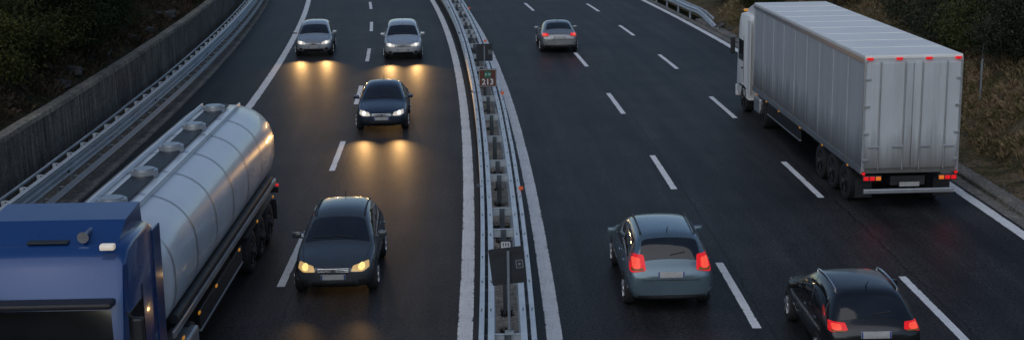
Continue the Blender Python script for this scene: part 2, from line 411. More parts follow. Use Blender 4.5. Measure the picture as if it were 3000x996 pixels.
# left roadside barrier ------------------------------------------------------------
g = thing('guard_rail', 'galvanised three-wave guard rail on close posts in front of the concrete retaining wall', 'guard rail', P(-12, 30, 0), keep_world=True)
def rail_run(prof, s0, s1, pitch, name, parent, material, lap=.16, dz=.006):
    mb = MB(); s = s0; k = 0
    while s < s1:
        e = min(s+pitch, s1); jz = random.uniform(-dz, dz); ju = random.uniform(-dz, dz); o = .005*(k % 2)
        mb.sweep([(u+ju, z+jz+o) for u, z in prof], s, e+lap, 1.2); s = e; k += 1
    return mb.build(name, material, parent, smooth=40)
GS0, GS1 = -20.0, 112.0
rail_run(wave(-12.09, 1, .60, 1.09, 3, .105), GS0, GS1, 4.5, 'wave_rail', g, M_face)
mb = MB(); mb.sweep([(-12.085, 1.085), (-12.085, 1.118), (-11.975, 1.118), (-11.965, 1.10), (-12.0, 1.085)], GS0, GS1, 1.5); mb.build('top_lip', M_bright, g)
rail_run([(-12.40, 1.04), (-12.40, 1.125), (-12.335, 1.125), (-12.335, 1.11), (-12.385, 1.11), (-12.385, 1.04)], GS0, GS1, 4.5, 'back_rail', g, M_galv)
rail_run(wave(-11.93, 1, .26, .50, 1, .10), GS0, GS1, 4.5, 'rub_rail', g, M_rub)
k = 0; s = GS0+.2; rest_p = MB(); rest_d = MB(); rest_b = MB()
while s < GS1:
    near = 2 < s < 84
    pm, dm, bmx = (MB(), MB(), MB()) if near else (rest_p, rest_d, rest_b)
    M = at(-12.2, s)
    pm.box((-.03, 0, .5), (.07, .05, .98), M); pm.box((0, .035, .5), (.015, .04, .96), M)
    M2 = at(-12.20, s+.05, 1.07)
    dm.tube([M2 @ Vector((-.15, .03, -.01)), M2 @ Vector((-.02, .0, .0)), M2 @ Vector((.13, -.10, .01))], [.014, .026, .015], 6)   # spreader
    dm.box((-.06, -.10, -.06), (.10, .012, .16), M2)
    bmx.tube([M2 @ Vector((-.12, .55, -.16)), M2 @ Vector((.12, .60, -.14))], .02, 6)
    bmx.tube([M2 @ Vector((-.02, .0, -.66)), M2 @ Vector((.22, .0, -.66))], .022, 6)
    if near:
        pm.build('post', M_galv_dull, g); build_each(dm, 'spreader', M_bright, g); build_each(bmx, 'tie_bar', M_galv, g)
    s += 1.5; k += 1
for mbx, nm, mt in ((rest_p, 'post', M_galv_dull), (rest_d, 'spreader', M_galv), (rest_b, 'tie_bar', M_galv)):
    o = mbx.build(nm, mt, g); o['kind'] = 'stuff'
for s in (21, 33.2, 46, 59):
    mb = MB(); mb.box((0, 0, 0), (.03, .10, .07), at(-11.98, s, .80)); mb.box((.012, 0, .0), (.012, .07, .045), at(-11.975, s, .80)); mb.build('delineator', M_black, g)

# right roadside barrier, ends at s=56 -----------------------------------------------
gr = thing('guard_rail', 'short galvanised guard rail whose end dips into the verge at the right edge line', 'guard rail', P(13.1, 66, 0), keep_world=True)
def dip(s): return -.62*max(0, 1-(s-56.2)/4.0)**1.3
mb = MB(); mb.sweep(wave(13.05, -1, .48, .80, 2, .085), 56.2, 112, 1.0, zfun=dip, ufun=lambda s: .35*max(0, 1-(s-56.2)/6)); mb.build('wave_rail', M_galv, gr, smooth=40)
mb = MB(); mb.sweep([(13.24, .70), (13.24, .80), (13.32, .80), (13.32, .70)], 58, 112, 1.5, zfun=dip, ufun=lambda s: .35*max(0, 1-(s-56.2)/6)); mb.build('back_rail', M_galv, gr)
for k in range(16):
    s = 59+k*3.2; mb = MB(); mb.box((0, 0, .3), (.1, .06, .75), at(13.16+.35*max(0, 1-(s-56.2)/6), s)); mb.build('post', M_galv_dull, gr)

# ---------------------------------------------------------------- median
BEAMS = [-10.2, -6.6, -4.8, -1.2, 1.9, 5.76, 9.4, 13.04, 15.03, 18.74, 20.55, 24.1, 27.8, 31.5, 35.2, 38.8, 42.6, 46.2, 49.8, 51.7, 55.1, 56.9, 60.5, 64.5, 68.1, 71.7, 73.5, 77.2, 81, 84.8, 88.5, 92, 96, 100, 104]
PITS = [(13.35, 14.75), (15.35, 16.95), (46.6, 47.6)]
mbs = MB(); cuts = [S0]
for a, b in PITS: cuts += [a, b]
cuts.append(S1)
sheet('soil_strip', -.60, .50, S0, S1, .003, mat('pit_shade_soil', (.014, .012, .010), .95, 0, .4, 6), 3)  # soil sheet; the dark of the open shafts is put into its colour
mb = MB()
for i in range(0, len(cuts), 2):
    s = cuts[i]
    while s < cuts[i+1]:
        e = min(cuts[i+1], s+2.4); mb.sweep([(-.36, .0), (-.36, .10), (.26, .10), (.26, .0)], s, e-.015, 2.5); s = e
for a, b in PITS:
    mb.sweep([(-.36, .0), (-.36, .10), (-.27, .10), (-.27, .0)], a-.004, b+.004); mb.sweep([(.17, .0), (.17, .10), (.26, .10), (.26, .0)], a-.004, b+.004)
struct(mb.build('median_strip', M_med))
md = thing('median_barrier', 'double-sided galvanised steel barrier with cross beams along the middle of the motorway', 'barrier', P(0, 30, 0), keep_world=True)
MS0, MS1 = -20.0, 110.0
rail_run(wave(-.485, -1, .46, .93, 3, .075), MS0, MS1, 3.6, 'wave_rail', md, M_galv)
rail_run(wave(.385, 1, .46, .93, 3, .075), MS0, MS1, 3.6, 'wave_rail', md, M_galv)
for u0, u1 in ((-.56, -.468), (.368, .46)):
    rail_run([(u0, .915), (u0, .945), (u1, .945), (u1, .915)], MS0, MS1, 3.6, 'top_lip', md, M_bright, dz=.003)
for u0, u1 in ((-.40, -.285), (.185, .30)):
    rail_run([(u0, .83), (u0, .948), (u1, .948), (u1, .83)], MS0, MS1, 3.6, 'tie_rail', md, M_bright, dz=.003)
for u0, u1 in ((-.33, -.27), (.17, .23)):
    rail_run([(u0, .40), (u0, .50), (u1, .50), (u1, .40)], MS0, MS1, 3.6, 'lower_tie_rail', md, M_galv)
mbb = MB(); s = MS0
while s < 60:
    for u in (-.515, -.345, .245, .415):
        for dsx in (-.05, .05): bolts_at(mbb, u+random.uniform(-.01, .01), s+dsx+.1, .956)
    s += 1.8
mbb.build('bolt', M_bolt, md)['kind'] = 'stuff'
near_n = 0; rest = MB()
s = MS0+.45
while s < MS1:
    for u in (-.434, .335):
        part = 3.5 < s < 47
        mb = MB() if part else rest
        M = at(u, s, 0)
        mb.box((0, 0, .70), (.064, .05, .34), M); mb.box((0, -.035, .69), (.05, .03, .33), M)
        if part: mb.build('spacer', M_post, md)
    s += .91
rest.build('spacer', M_post, md)['kind'] = 'stuff'
for s in BEAMS:
    mb = MB(); M = at(-.05, s)
    mb.box((0, .04, .835), (.464, .012, .19), M); mb.box((0, .02, .934), (.464, .05, .012), M)
    mb.build('cross_beam', M_galv, md)
    mb = MB(); mb.box((0, .005, .44), (.12, .012, .96), M); mb.box((-.054, -.03, .44), (.012, .06, .96), M); mb.box((.054, -.03, .44), (.012, .06, .96), M)
    p = mb.build('post', M_post, md)
    mb = MB()
    for dx, z in ((-.02, .90), (.02, .80)): mb.tube([M @ Vector((dx, -.002, z)), M @ Vector((dx, -.03, z))], .022, 6)
    build_each(mb, 'bolt', M_bolt, p)
for s in (61.05, 46.39, 31.59, 16.7, 1.8):
    mb = MB(); M = at(.45, s, .945); mb.box((0, .01, .035), (.02, .015, .08), M); mb.box((.01, 0, .085), (.12, .018, .085), M, .006); mb.build('reflector', M_orange, md)
for s in (62.0, 50.0, 32.3, 17.3):
    mb = MB(); M = at(-.57, s, .95); mb.box((0, 0, .0), (.16, .05, .012), M); mb.box((-.04, 0, .04), (.07, .016, .08), M); mb.build('reflector', M_post, md)
mb = MB(); mb.box((0, 0, 0), (.03, .09, .06), at(.475, 15.6, .75)); mb.build('reflector', M_orange, md)
# weeds in the gaps round the posts
mb = MB()
for s in BEAMS+[22.4, 22.7, 29.6, 33.2, 40.6, 16.2, 8.0, 8.3]:
    for k in range(46):
        a = random.uniform(0, 6.28); q = random.uniform(0, .17)**1; c = P(-.05+q*math.cos(a), s+.02+q*1.2*math.sin(a), .09)
        h = random.uniform(.04, .16); d = Vector((random.uniform(-1, 1), random.uniform(-1, 1), 0))*h*.7; wv = Vector((random.uniform(-1, 1), random.uniform(-1, 1), 0)).normalized()*.018
        mb.add([c-wv, c+wv, c+d+Vector((0, 0, h))], [(0, 1, 2)])
    cs = P(-.05, s+.02, .103); ring = [cs+Vector((math.cos(t)*random.uniform(.09, .17), math.sin(t)*random.uniform(.10, .22), 0)) for t in np.linspace(0, 6.28, 13)[:-1]]
    mb.add(ring, [tuple(range(12))])
struct(mb.build('weeds', mat('dark_weeds', (.012, .011, .008), .95, 0, .5, 8)), 'stuff')

# ---------------------------------------------------------------- signs on the median
M_signback = mat('sign_back_grey', (.018, .022, .028), .6, .1, .25, 4)
M_pole = mat('sign_pole_steel', (.22, .25, .28), .5, .4, .2, 4)
M_brown = mat('sign_brown', (.085, .022, .012), .5, 0, .12, 4)
M_green = mat('sign_green', (.0, .12, .065), .5, 0, .12, 4)
M_white = mat('sign_white', (.52, .54, .55), .5, 0, .1, 6)
def rrect(w, h, r, n=5):
    pts = []
    for cx, cz, a0 in ((w/2-r, h/2-r, 0), (-w/2+r, h/2-r, 90), (-w/2+r, -h/2+r, 180), (w/2-r, -h/2+r, 270)):
        for k in range(n+1):
            a = R(a0+90*k/n); pts.append((cx+r*math.cos(a), cz+r*math.sin(a)))
    return pts
def slab(mb, outline, y0, y1, M):
    n = len(outline); vs = [M @ Vector((x, y0, z)) for x, z in outline]+[M @ Vector((x, y1, z)) for x, z in outline]
    mb.add(vs, [tuple(range(n)), tuple(range(2*n-1, n-1, -1))]+[(k, (k+1) % n, n+(k+1) % n, n+k) for k in range(n)])
def lettering(name, txt, size, M, material, parent, offset=0, sx=1, spacing=1):
    me = text_mesh(txt, size, offset, spacing)
    for v in me.vertices: v.co = M @ (Matrix.Rotation(R(90), 4, 'X') @ Vector((v.co.x*sx, v.co.y, v.co.z)))
    me.materials.clear(); me.materials.append(material); o = bpy.data.objects.new(name, me); col.objects.link(o); o.parent = parent; return o
def back_sign(u, s, zb, z0, z1, label, tilt=0.0, w=.60, sticker=True, poleoff=0.0):
    t = thing('road_sign', label, 'sign', P(u, s, zb), ang(s))
    I = Matrix.Rotation(tilt, 4, 'Y'); h = z1-z0; Z = Matrix.Translation((poleoff, .045, (z0+z1)/2-zb)) @ I
    mb = MB(); slab(mb, rrect(w, h, .03), 0, .012, Z); pl = mb.build('sign_plate', M_signback, t)
    mb = MB(); slab(mb, rrect(w-.02, h-.02, .025), .0125, .015, Z); mb.build('sign_face', M_brown, pl)
    mb = MB()
    for zz in (h*.36, -h*.36): slab(mb, [(-.24, zz-.015), (.24, zz-.015), (.24, zz+.015), (-.24, zz+.015)], -.018, -.001, Z)
    build_each(mb, 'clamp_channel', M_black, pl)
    if sticker:
        mb = MB(); c = Z @ Matrix.Translation((w*.34, 0, h*.02)); o_ = rrect(.13, .15, .02); i_ = rrect(.10, .12, .015)
        n = len(o_); mb.add([c @ Vector((x, -.003, z)) for x, z in o_]+[c @ Vector((x, -.003, z)) for x, z in i_], [(k, (k+1) % n, n+(k+1) % n, n+k) for k in range(n)])
        for a in (20, 75, 130): slab(mb, [(math.cos(R(a))*q-math.sin(R(a))*e, math.sin(R(a))*q+math.cos(R(a))*e) for q, e in ((-.035, -.006), (.035, -.006), (.035, .006), (-.035, .006))], -.004, -.001, c)
        mb.build('maker_mark', M_pole, pl)
    mb = MB(); mb.tube([(0, 0, 0), (0, 0, z1-zb-.05)], .03, 12); mb.build('pole', M_pole, t, 50)
    mb = MB(); mb.box((0, 0, .02), (.16, .10, .06)); mb.build('foot_bracket', M_galv_dull, t)
    return t
back_sign(-.02, 5.76, .95, 1.84, 2.50, 'large dark back of a square road sign, nearest sign on the median barrier', R(-6), w=.61, poleoff=-.01)
back_sign(-.04, 35.2, .95, 1.66, 2.31, 'dark back of a square road sign right above the brown 213 sign', 0, w=.62)
back_sign(.02, 61.2, .95, 1.72, 2.34, 'dark back of the farthest road sign, cut by the top edge above the median barrier', 0)
def km_sign(u, s, zb, zc, label, kind='213', w=.63):
    t = thing('road_sign', label, 'sign', P(u, s, zb), ang(s))
    Z = Matrix.Translation((0, -.05, zc-zb))
    mb = MB(); slab(mb, rrect(w, w, .025), 0, .02, Z); pl = mb.build('sign_plate', M_black if kind == '213' else M_signback, t)
    if kind == '213':
        mb = MB(); slab(mb, rrect(w-.03, w-.03, .025), -.004, -.0005, Z); mb.build('white_border', M_white, pl)
        mb = MB(); slab(mb, rrect(w-.055, w-.055, .02), -.008, -.0045, Z); mb.build('brown_field', M_brown, pl)
        C = Z @ Matrix.Translation((.005, 0, .125))
        mb = MB(); slab(mb, rrect(.235, .235, .045), -.010, -.0085, C); mb.build('motorway_shield', M_green, pl)
        lettering('route_number', 'A 14', .125, C @ Matrix.Translation((0, -.014, 0)), M_white, pl, .003, .78)
        lettering('kilometre_number', '213', .285, Z @ Matrix.Translation((0, -.012, -.145)), M_white, pl, .007, .98, 1.02)
    else:
        mb = MB(); slab(mb, rrect(w-.05, w-.05, .03), -.004, -.0005, Z); mb.build('sign_face', M_white, pl)
        mb = MB()
        for dx in (-.05, 0, .05): slab(mb, [(dx-.011, .0), (dx+.011, .0), (dx+.011, .075), (dx-.011, .075)], -.007, -.0045, Z)
        build_each(mb, 'hectometre_stroke', M_black, pl)
    mb = MB(); mb.box((0, 0, (zc-zb)/2), (.07, .04, zc-zb)); mb.build('pole', M_post, t)
    return t
km_sign(-.05, 31.6, .6, 1.575, 'square brown kilometre sign reading A 14 and 213 on the median barrier')
km_sign(-.04, 9.4, .8, 1.55, 'small white hectometre plate with three strokes, mostly hidden by the nearest dark sign back', 'strokes', .24)

# ---------------------------------------------------------------- cars
def car_paint(name, c, metal=.55, rough=.28):
    return mat(name, c, rough, metal, .05, 1.5, coat=.6)
STY = {   # (distance from the front, z bottom, half width sill, half width max, z belt, half width belt, z top, half width top)
 'hatch': (4.15, [(0, .36, .55, .60, .60, .55, .66, .45), (.10, .22, .74, .80, .66, .74, .74, .62), (.45, .19, .80, .87, .76, .82, .85, .70), (.95, .19, .82, .89, .86, .85, .95, .74),
   (1.12, .19, .82, .89, .88, .85, 1.01, .74), (1.85, .19, .82, .89, .92, .84, 1.41, .62), (2.5, .19, .82, .89, .94, .84, 1.49, .61), (3.3, .19, .82, .89, .96, .84, 1.46, .60), (3.62, .2, .81, .89, .97, .83, 1.40, .58),
   (3.98, .26, .78, .86, .95, .80, 1.02, .66), (4.10, .28, .76, .84, .84, .79, .93, .68), (4.15, .34, .62, .68, .70, .64, .78, .52)], 1.12, 1.85, 3.56, 4.0, .80, 3.35),
 'sedan': (4.5, [(0, .36, .55, .60, .58, .55, .64, .45), (.10, .20, .74, .82, .64, .76, .72, .64), (.5, .17, .80, .88, .73, .83, .82, .70), (1.15, .17, .82, .89, .82, .86, .91, .74),
   (1.35, .17, .82, .89, .84, .86, .96, .74), (2.1, .17, .82, .89, .88, .85, 1.35, .60), (2.7, .17, .82, .89, .89, .85, 1.42, .59), (3.3, .17, .82, .89, .90, .85, 1.38, .58), (3.95, .18, .81, .89, .92, .84, 1.04, .68),
   (4.30, .24, .78, .86, .90, .81, .98, .70), (4.44, .28, .76, .84, .82, .79, .90, .68), (4.5, .34, .62, .68, .66, .64, .74, .52)], 1.35, 2.1, 3.25, 3.9, .82, 3.6),
 'wagon': (4.6, [(0, .38, .55, .62, .64, .57, .72, .47), (.10, .24, .76, .83, .70, .77, .80, .65), (.5, .2, .82, .89, .80, .84, .91, .72), (1.05, .2, .84, .91, .90, .87, 1.00, .76),
   (1.22, .2, .84, .91, .92, .87, 1.06, .76), (1.95, .2, .84, .91, .96, .86, 1.49, .66), (2.6, .2, .84, .91, .98, .86, 1.58, .65), (3.7, .2, .84, .91, 1.0, .86, 1.56, .64), (4.15, .22, .83, .91, 1.0, .85, 1.50, .62),
   (4.42, .27, .80, .88, .98, .82, 1.08, .68), (4.55, .30, .78, .86, .86, .81, .96, .70), (4.6, .36, .64, .70, .72, .66, .80, .54)], 1.22, 1.95, 4.02, 4.45, .85, 3.72),
}
def body_bvh(style):
    L, st = STY[style][:2]; vs = []; NP = 14
    for (d, zb, ws, wm, zbelt, wb, zt, wt) in st:
        half = [(.0, zb), (ws*.8, zb), (ws, zb+.08), (wm, zb*.45+zbelt*.55), (wb, zbelt), (wt+(wb-wt)*.16, zt-.07), (wt*.72, zt-.005), (0, zt+.018)]
        ring = half+[(-x, z) for x, z in half[-2:0:-1]]
        vs += [(x, L/2-d, z) for x, z in ring]
    n = len(st); fs = [(i*NP+k, i*NP+(k+1) % NP, (i+1)*NP+(k+1) % NP, (i+1)*NP+k) for i in range(n-1) for k in range(NP)]
    for i, fl in ((0, 1), (n-1, 0)):
        o = i*NP
        q = [(o+0, o+1, o+13), (o+1, o+2, o+12, o+13), (o+2, o+3, o+11, o+12), (o+3, o+4, o+10, o+11), (o+4, o+5, o+9, o+10), (o+5, o+6, o+8, o+9), (o+6, o+7, o+8)]
        fs += q
    me = bpy.data.meshes.new('cage'); me.from_pydata(vs, [], fs)
    bm = bmesh.new(); bm.from_mesh(me); bmesh.ops.recalc_face_normals(bm, faces=bm.faces); bm.to_mesh(me); bm.free()
    o = bpy.data.objects.new('cage', me); col.objects.link(o); md_ = o.modifiers.new('s', 'SUBSURF'); md_.levels = 3; md_.render_levels = 3
    dg = bpy.context.evaluated_depsgraph_get(); me2 = bpy.data.meshes.new_from_object(o.evaluated_get(dg))
    bpy.data.objects.remove(o); bpy.data.meshes.remove(me)
    me2.polygons.foreach_set('use_smooth', [True]*len(me2.polygons))
    bv = BVHTree.FromPolygons([v.co.copy() for v in me2.vertices], [tuple(p.vertices) for p in me2.polygons])
    return me2, bv
def dense(poly, n=10, rnd=.12):
    """sample a polygon outline with rounded corners"""
    out = []; m_ = len(poly)
    for i in range(m_):
        p0, p1, p2 = Vector(poly[i-1]), Vector(poly[i]), Vector(poly[(i+1) % m_])
        a = p1+(p0-p1)*rnd; b = p1+(p2-p1)*rnd
        for k in range(4): t = k/3; out.append((1-t)**2*a+2*t*(1-t)*p1+t*t*b)
        c = p2+(p1-p2)*rnd
        for k in range(1, n): out.append(b+(c-b)*k/n)
    return out
def patch(mb, bv, poly, org, ax, ay, d, off=.006, rnd=.12, skirt=.03, rings=6):
    """a panel lying on the body: outline given in a plane, projected along d, with its own thickness"""
    org, ax, ay, d = Vector(org), Vector(ax), Vector(ay), Vector(d).normalized()
    out = dense([Vector((p[0], p[1])) for p in poly], 8, rnd); c = sum(out, Vector((0, 0)))/len(out)
    def pr(q):
        o = org+ax*q.x+ay*q.y-d*3
        h = bv.ray_cast(o, d)
        if h[0] is None: h = bv.find_nearest(org+ax*q.x+ay*q.y)
        return h[0]-d*off
    n = len(out); vs = [pr(c)]
    for r_ in range(1, rings+1): vs += [pr(c+(q-c)*r_/rings) for q in out]
    last = [Vector(v) for v in vs[-n:]]; vs += [v+d*skirt for v in last]
    fs = [(0, 1+k, 1+(k+1) % n) for k in range(n)]
    for r_ in range(rings):
        a = 1+r_*n; fs += [(a+k, a+(k+1) % n, a+n+(k+1) % n, a+n+k) for k in range(n)]
    mb.add(vs, fs)
BODY = {k: body_bvh(k) for k in STY}
def wheel_parts(parent, x, y, r, side, wdt=.2, truck=False):
    mb = MB(); n = 28
    prof = [(0, .05), (.25, .05), (.55, .03), (.62, .0), (.62, -.12)] if not truck else [(0, .10), (.2, .10), (.24, .02), (.5, -.06), (.6, .02), (.6, -.12)]
    vs = []; fs = []
    for j, (q, h) in enumerate(prof):
        for k in range(n): vs.append((x+side*h*(1 if truck else .6), y+r*q*math.cos(2*math.pi*k/n), r+r*q*math.sin(2*math.pi*k/n)))
    for j in range(len(prof)-1): fs += [(j*n+k, j*n+(k+1) % n, (j+1)*n+(k+1) % n, (j+1)*n+k) for k in range(n)]
    mb.add(vs, fs)
    for k in range(5):
        a = 2*math.pi*k/5; Mx = Matrix.Translation((x+side*.035, y, r)) @ Matrix.Rotation(a, 4, 'X'); mb.box((0, 0, r*.34), (.03, .07, r*.5), Mx, .008)
    wobj = mb.build('wheel', M_rim if not truck else M_chassis, parent, 40)
    mb = MB(); tp = [(.62, -.0), (.70, .015), (.9, .02), (1.0, -.02), (1.0, -wdt+.02), (.9, -wdt-.02), (.62, -wdt)]; vs = []; fs = []
    for (q, h) in tp:
        for k in range(n): vs.append((x+side*h, y+r*q*math.cos(2*math.pi*k/n), r+r*q*math.sin(2*math.pi*k/n)))
    for j in range(len(tp)-1): fs += [(j*n+k, j*n+(k+1) % n, (j+1)*n+(k+1) % n, (j+1)*n+k) for k in range(n)]
    mb.add(vs, fs); mb.build('tyre', M_tyre, wobj, 50)
def beam(parent, loc, aim, energy, colr, size=70, blend=1.0, rad=.05):
    l = bpy.data.lights.new('beam', 'SPOT'); l.energy = energy; l.color = colr; l.spot_size = R(size); l.spot_blend = blend; l.shadow_soft_size = rad
    o = bpy.data.objects.new('beam', l); col.objects.link(o); o.parent = parent; o.location = loc
    o.rotation_euler = Vector(aim).to_track_quat('-Z', 'Y').to_euler()
def make_car(style, paintm, label, u, s, away, head=None, tail=None, beams=None, rack=False, yaw=0.0, wide=1.0):
    L, st, dw0, dw1, dr0, dr1, wheel_d, wheel_r = STY[style]
    me, bv = BODY[style]
    # the lamp end of the car stands at s
    sc = s+L/2
    t = thing('car', label, 'car', P(u, sc), ang(sc)+(0 if away else math.pi)+yaw)
    b = bpy.data.objects.new('body', me.copy()); b.data.materials.append(paintm); col.objects.link(b); b.parent = t
    zt = lambda d: np.interp(d, [q[0] for q in st], [q[6] for q in st]); wt = lambda d: np.interp(d, [q[0] for q in st], [q[7] for q in st])
    Y = lambda d: L/2-d
    # windscreen and rear window: outline in plan (x, y) projected down
    def top(poly, name, mt, rnd=.1, off=.006, par=t):
        mb = MB(); patch(mb, bv, poly, (0, 0, 1), (1, 0, 0), (0, 1, 0), (0, 0, -1), off, rnd); return mb.build(name, mt, par, 35)
    ws = top([(-wt(dw0)*.98, Y(dw0-.02)), (wt(dw0)*.98, Y(dw0-.02)), (wt(dw1)*.90, Y(dw1-.03)), (-wt(dw1)*.90, Y(dw1-.03))], 'windscreen', M_glass)
    mb = MB()
    for sx in (-.35, .12):
        pts = []
        for q in np.linspace(0, 1, 6):
            x = sx+q*.42; h = bv.ray_cast(Vector((x, Y(dw0+.04+q*.05), 3)), Vector((0, 0, -1)))[0]; pts.append(h+Vector((0, 0, .02)))
        mb.tube(pts, .009, 5)
    build_each(mb, 'wiper', M_black, t)
    top([(-wt(dr0)*.88, Y(dr0+.05)), (wt(dr0)*.88, Y(dr0+.05)), (wt(dr1)*.92, Y(dr1-.04)), (-wt(dr1)*.92, Y(dr1-.04))], 'rear_window', M_glass)
    # bonnet and tailgate shut lines, drawn as thin seams sunk round the panel
    mb = MB()
    for sx in (-1, 1):
        pts = [(sx*.62, Y(.22)), (sx*.70, Y(.6)), (sx*.72, Y(dw0-.12))]
        for (x0, y0), (x1, y1) in zip(pts, pts[1:]): patch(mb, bv, [(x0-.006, y0), (x0+.006, y0), (x1+.006, y1), (x1-.006, y1)], (0, 0, 1), (1, 0, 0), (0, 1, 0), (0, 0, -1), .002, .02, .01, 2)
    build_each(mb, 'bonnet_seam', M_black, b)
    # side windows, arches, handles, mirrors
    for sx in (-1, 1):
        mb = MB(); zb = st[5][4]+.03
        poly1 = [(Y(dw0+.42), zb), (Y(dw1+.10), zt(dw1)-.13), (Y(wheel_r-.72-.35), zt(2.5)-.12), (Y(wheel_r-.75), zb+.03)]
        patch(mb, bv, poly1, (0, 0, 0), (0, 1, 0), (0, 0, 1), (-sx, 0, 0), .006, .08); mb.build('side_window', M_glass, t, 35)
        mb = MB(); dl = dr0-.02
        poly2 = [(Y(wheel_r-.69), zb+.03), (Y(wheel_r-.72-.30), zt(2.6)-.12), (Y(dl-.12), zt(dl)-.14), (Y(min(dl+.1, L-.6)), zb+.07)]
        patch(mb, bv, poly2, (0, 0, 0), (0, 1, 0), (0, 0, 1), (-sx, 0, 0), .006, .08); mb.build('side_window', M_glass, t, 35)
        for dd in (wheel_d, wheel_r):
            mb = MB(); r = .37; poly = [(Y(dd)+r*math.cos(a), .33+r*math.sin(a)) for a in np.linspace(R(-20), R(200), 14)]
            patch(mb, bv, poly, (0, 0, 0), (0, 1, 0), (0, 0, 1), (-sx, 0, 0), .004, .02, .05); mb.build('wheel_arch', M_black, t, 40)
            wheel_parts(t, sx*.87, Y(dd), .315, sx)
        mb = MB(); zs = st[5][4]
        for dd, lean in ((dw0+.35, .04), (wheel_r-.72, 0), (wheel_r-.30, -.10)): patch(mb, bv, [(Y(dd)-.006, zs-.02), (Y(dd)+.006, zs-.02), (Y(dd+lean)+.006, .32), (Y(dd+lean)-.006, .32)], (0, 0, 0), (0, 1, 0), (0, 0, 1), (-sx, 0, 0), .002, .02, .01, 3)
        build_each(mb, 'door_seam', M_black, b)
        mb = MB(); patch(mb, bv, [(Y(wheel_d+.42), .24), (Y(wheel_d+.42), .36), (Y(wheel_r-.42), .36), (Y(wheel_r-.42), .24)], (0, 0, 0), (0, 1, 0), (0, 0, 1), (-sx, 0, 0), .006, .05, .03); mb.build('sill_trim', M_black, t, 40)
        mb = MB(); xm = sx*(.95); mb.box((xm, Y(dw0+.52), zb+.05), (.2, .10, .13), None, .035); mb.box((sx*.85, Y(dw0+.50), zb), (.08, .05, .04), None, .01); mb.build('wing_mirror', paintm, t, 40)
        mb = MB()
        for dd in (wheel_r-.95, wheel_r-.12): mb.box((sx*.885, Y(dd), zb-.09), (.03, .16, .03), None, .008)
        build_each(mb, 'door_handle', paintm, t)
    # front face
    fz = st[1][4]
    for sx in (-1, 1):
        mb = MB(); poly = [(sx*.38, fz-.05), (sx*.42, fz+.055), (sx*.74, fz+.10), (sx*.76, fz+.0), (sx*.62, fz-.06)]
        patch(mb, bv, poly, (0, 0, 0), (1, 0, 0), (0, 0, 1), (0, -1, 0), .012, .15, .05); hl = mb.build('headlight', head or M_chrome, t, 40)
        if head:
            mb = MB(); cx_, cz_, r_ = sx*.60, fz+.03, .075; patch(mb, bv, [(cx_+r_*math.cos(a), cz_+r_*.8*math.sin(a)) for a in np.linspace(0, 6.283, 9)[:-1]], (0, 0, 0), (1, 0, 0), (0, 0, 1), (0, -1, 0), .022, .3, .04); mb.build('bulb', M_corey if head is M_headd else M_core, hl, 40)
        mb = MB(); patch(mb, bv, [(sx*.52, .33), (sx*.52, .43), (sx*.68, .44), (sx*.68, .34)], (0, 0, 0), (1, 0, 0), (0, 0, 1), (0, -1, 0), .008, .2, .03); mb.build('fog_lamp', M_black, t, 40)
    mb = MB(); patch(mb, bv, [(-.36, fz-.07), (-.34, fz+.04), (.34, fz+.04), (.36, fz-.07)], (0, 0, 0), (1, 0, 0), (0, 0, 1), (0, -1, 0), .008, .1, .03); gl = mb.build('grille', M_black, t, 40)
    mb = MB()
    for q in range(3): patch(mb, bv, [(-.33, fz-.055+q*.032), (-.33, fz-.043+q*.032), (.33, fz-.043+q*.032), (.33, fz-.055+q*.032)], (0, 0, 0), (1, 0, 0), (0, 0, 1), (0, -1, 0), .014, .05, .01)
    build_each(mb, 'grille_slat', M_chrome, gl)
    mb = MB(); patch(mb, bv, [(-.48, .27), (-.46, .40), (.46, .40), (.48, .27)], (0, 0, 0), (1, 0, 0), (0, 0, 1), (0, -1, 0), .008, .1, .03); mb.build('air_intake', M_black, t, 40)
    mb = MB(); patch(mb, bv, [(-.26, .44), (-.26, .55), (.26, .55), (.26, .44)], (0, 0, 0), (1, 0, 0), (0, 0, 1), (0, -1, 0), .022, .04, .03); pl_ = mb.build('number_plate', M_plate, t)
    for sx in (-1, 1):
        mb = MB(); patch(mb, bv, [(sx*.225, .445), (sx*.225, .545), (sx*.255, .545), (sx*.255, .445)], (0, 0, 0), (1, 0, 0), (0, 0, 1), (0, -1, 0), .025, .05, .01); mb.build('blue_band', M_platee, pl_)
    # rear face
    rz = st[-3][4]; rw = st[-3][5]
    for sx in (-1, 1):
        mb = MB(); lo, hi = (rz-.10, rz+.22) if style == 'wagon' else (rz-.10, rz+.05)
        poly = [(sx*rw*.62, lo+.04), (sx*rw*.66, hi), (sx*rw*.97, hi), (sx*rw*1.02, lo)]
        patch(mb, bv, poly, (0, 0, 0), (1, 0, 0), (0, 0, 1), (0, 1, 0), .014, .15, .06); tl = mb.build('tail_light', tail or mat('red_lens', (.25, .01, .01), .2), t, 40)
        if tail:
            cx_, cz_ = sx*rw*.85, (lo+hi)/2+.01; w_, h_ = rw*.10, (hi-lo)*.30
            mb = MB(); patch(mb, bv, [(cx_-w_, cz_-h_), (cx_-w_, cz_+h_), (cx_+w_, cz_+h_), (cx_+w_, cz_-h_)], (0, 0, 0), (1, 0, 0), (0, 0, 1), (0, 1, 0), .024, .3, .04); mb.build('bulb', M_tcore, tl, 40)
            mb = MB(); q_ = lo+(hi-lo)*.12; patch(mb, bv, [(sx*rw*.68, q_), (sx*rw*.68, q_+(hi-lo)*.16), (sx*rw*.98, q_+(hi-lo)*.16), (sx*rw*.98, q_)], (0, 0, 0), (1, 0, 0), (0, 0, 1), (0, 1, 0), .022, .2, .03); mb.build('indicator', mat('amber_lens', (.28, .10, .02), .25), tl, 40)
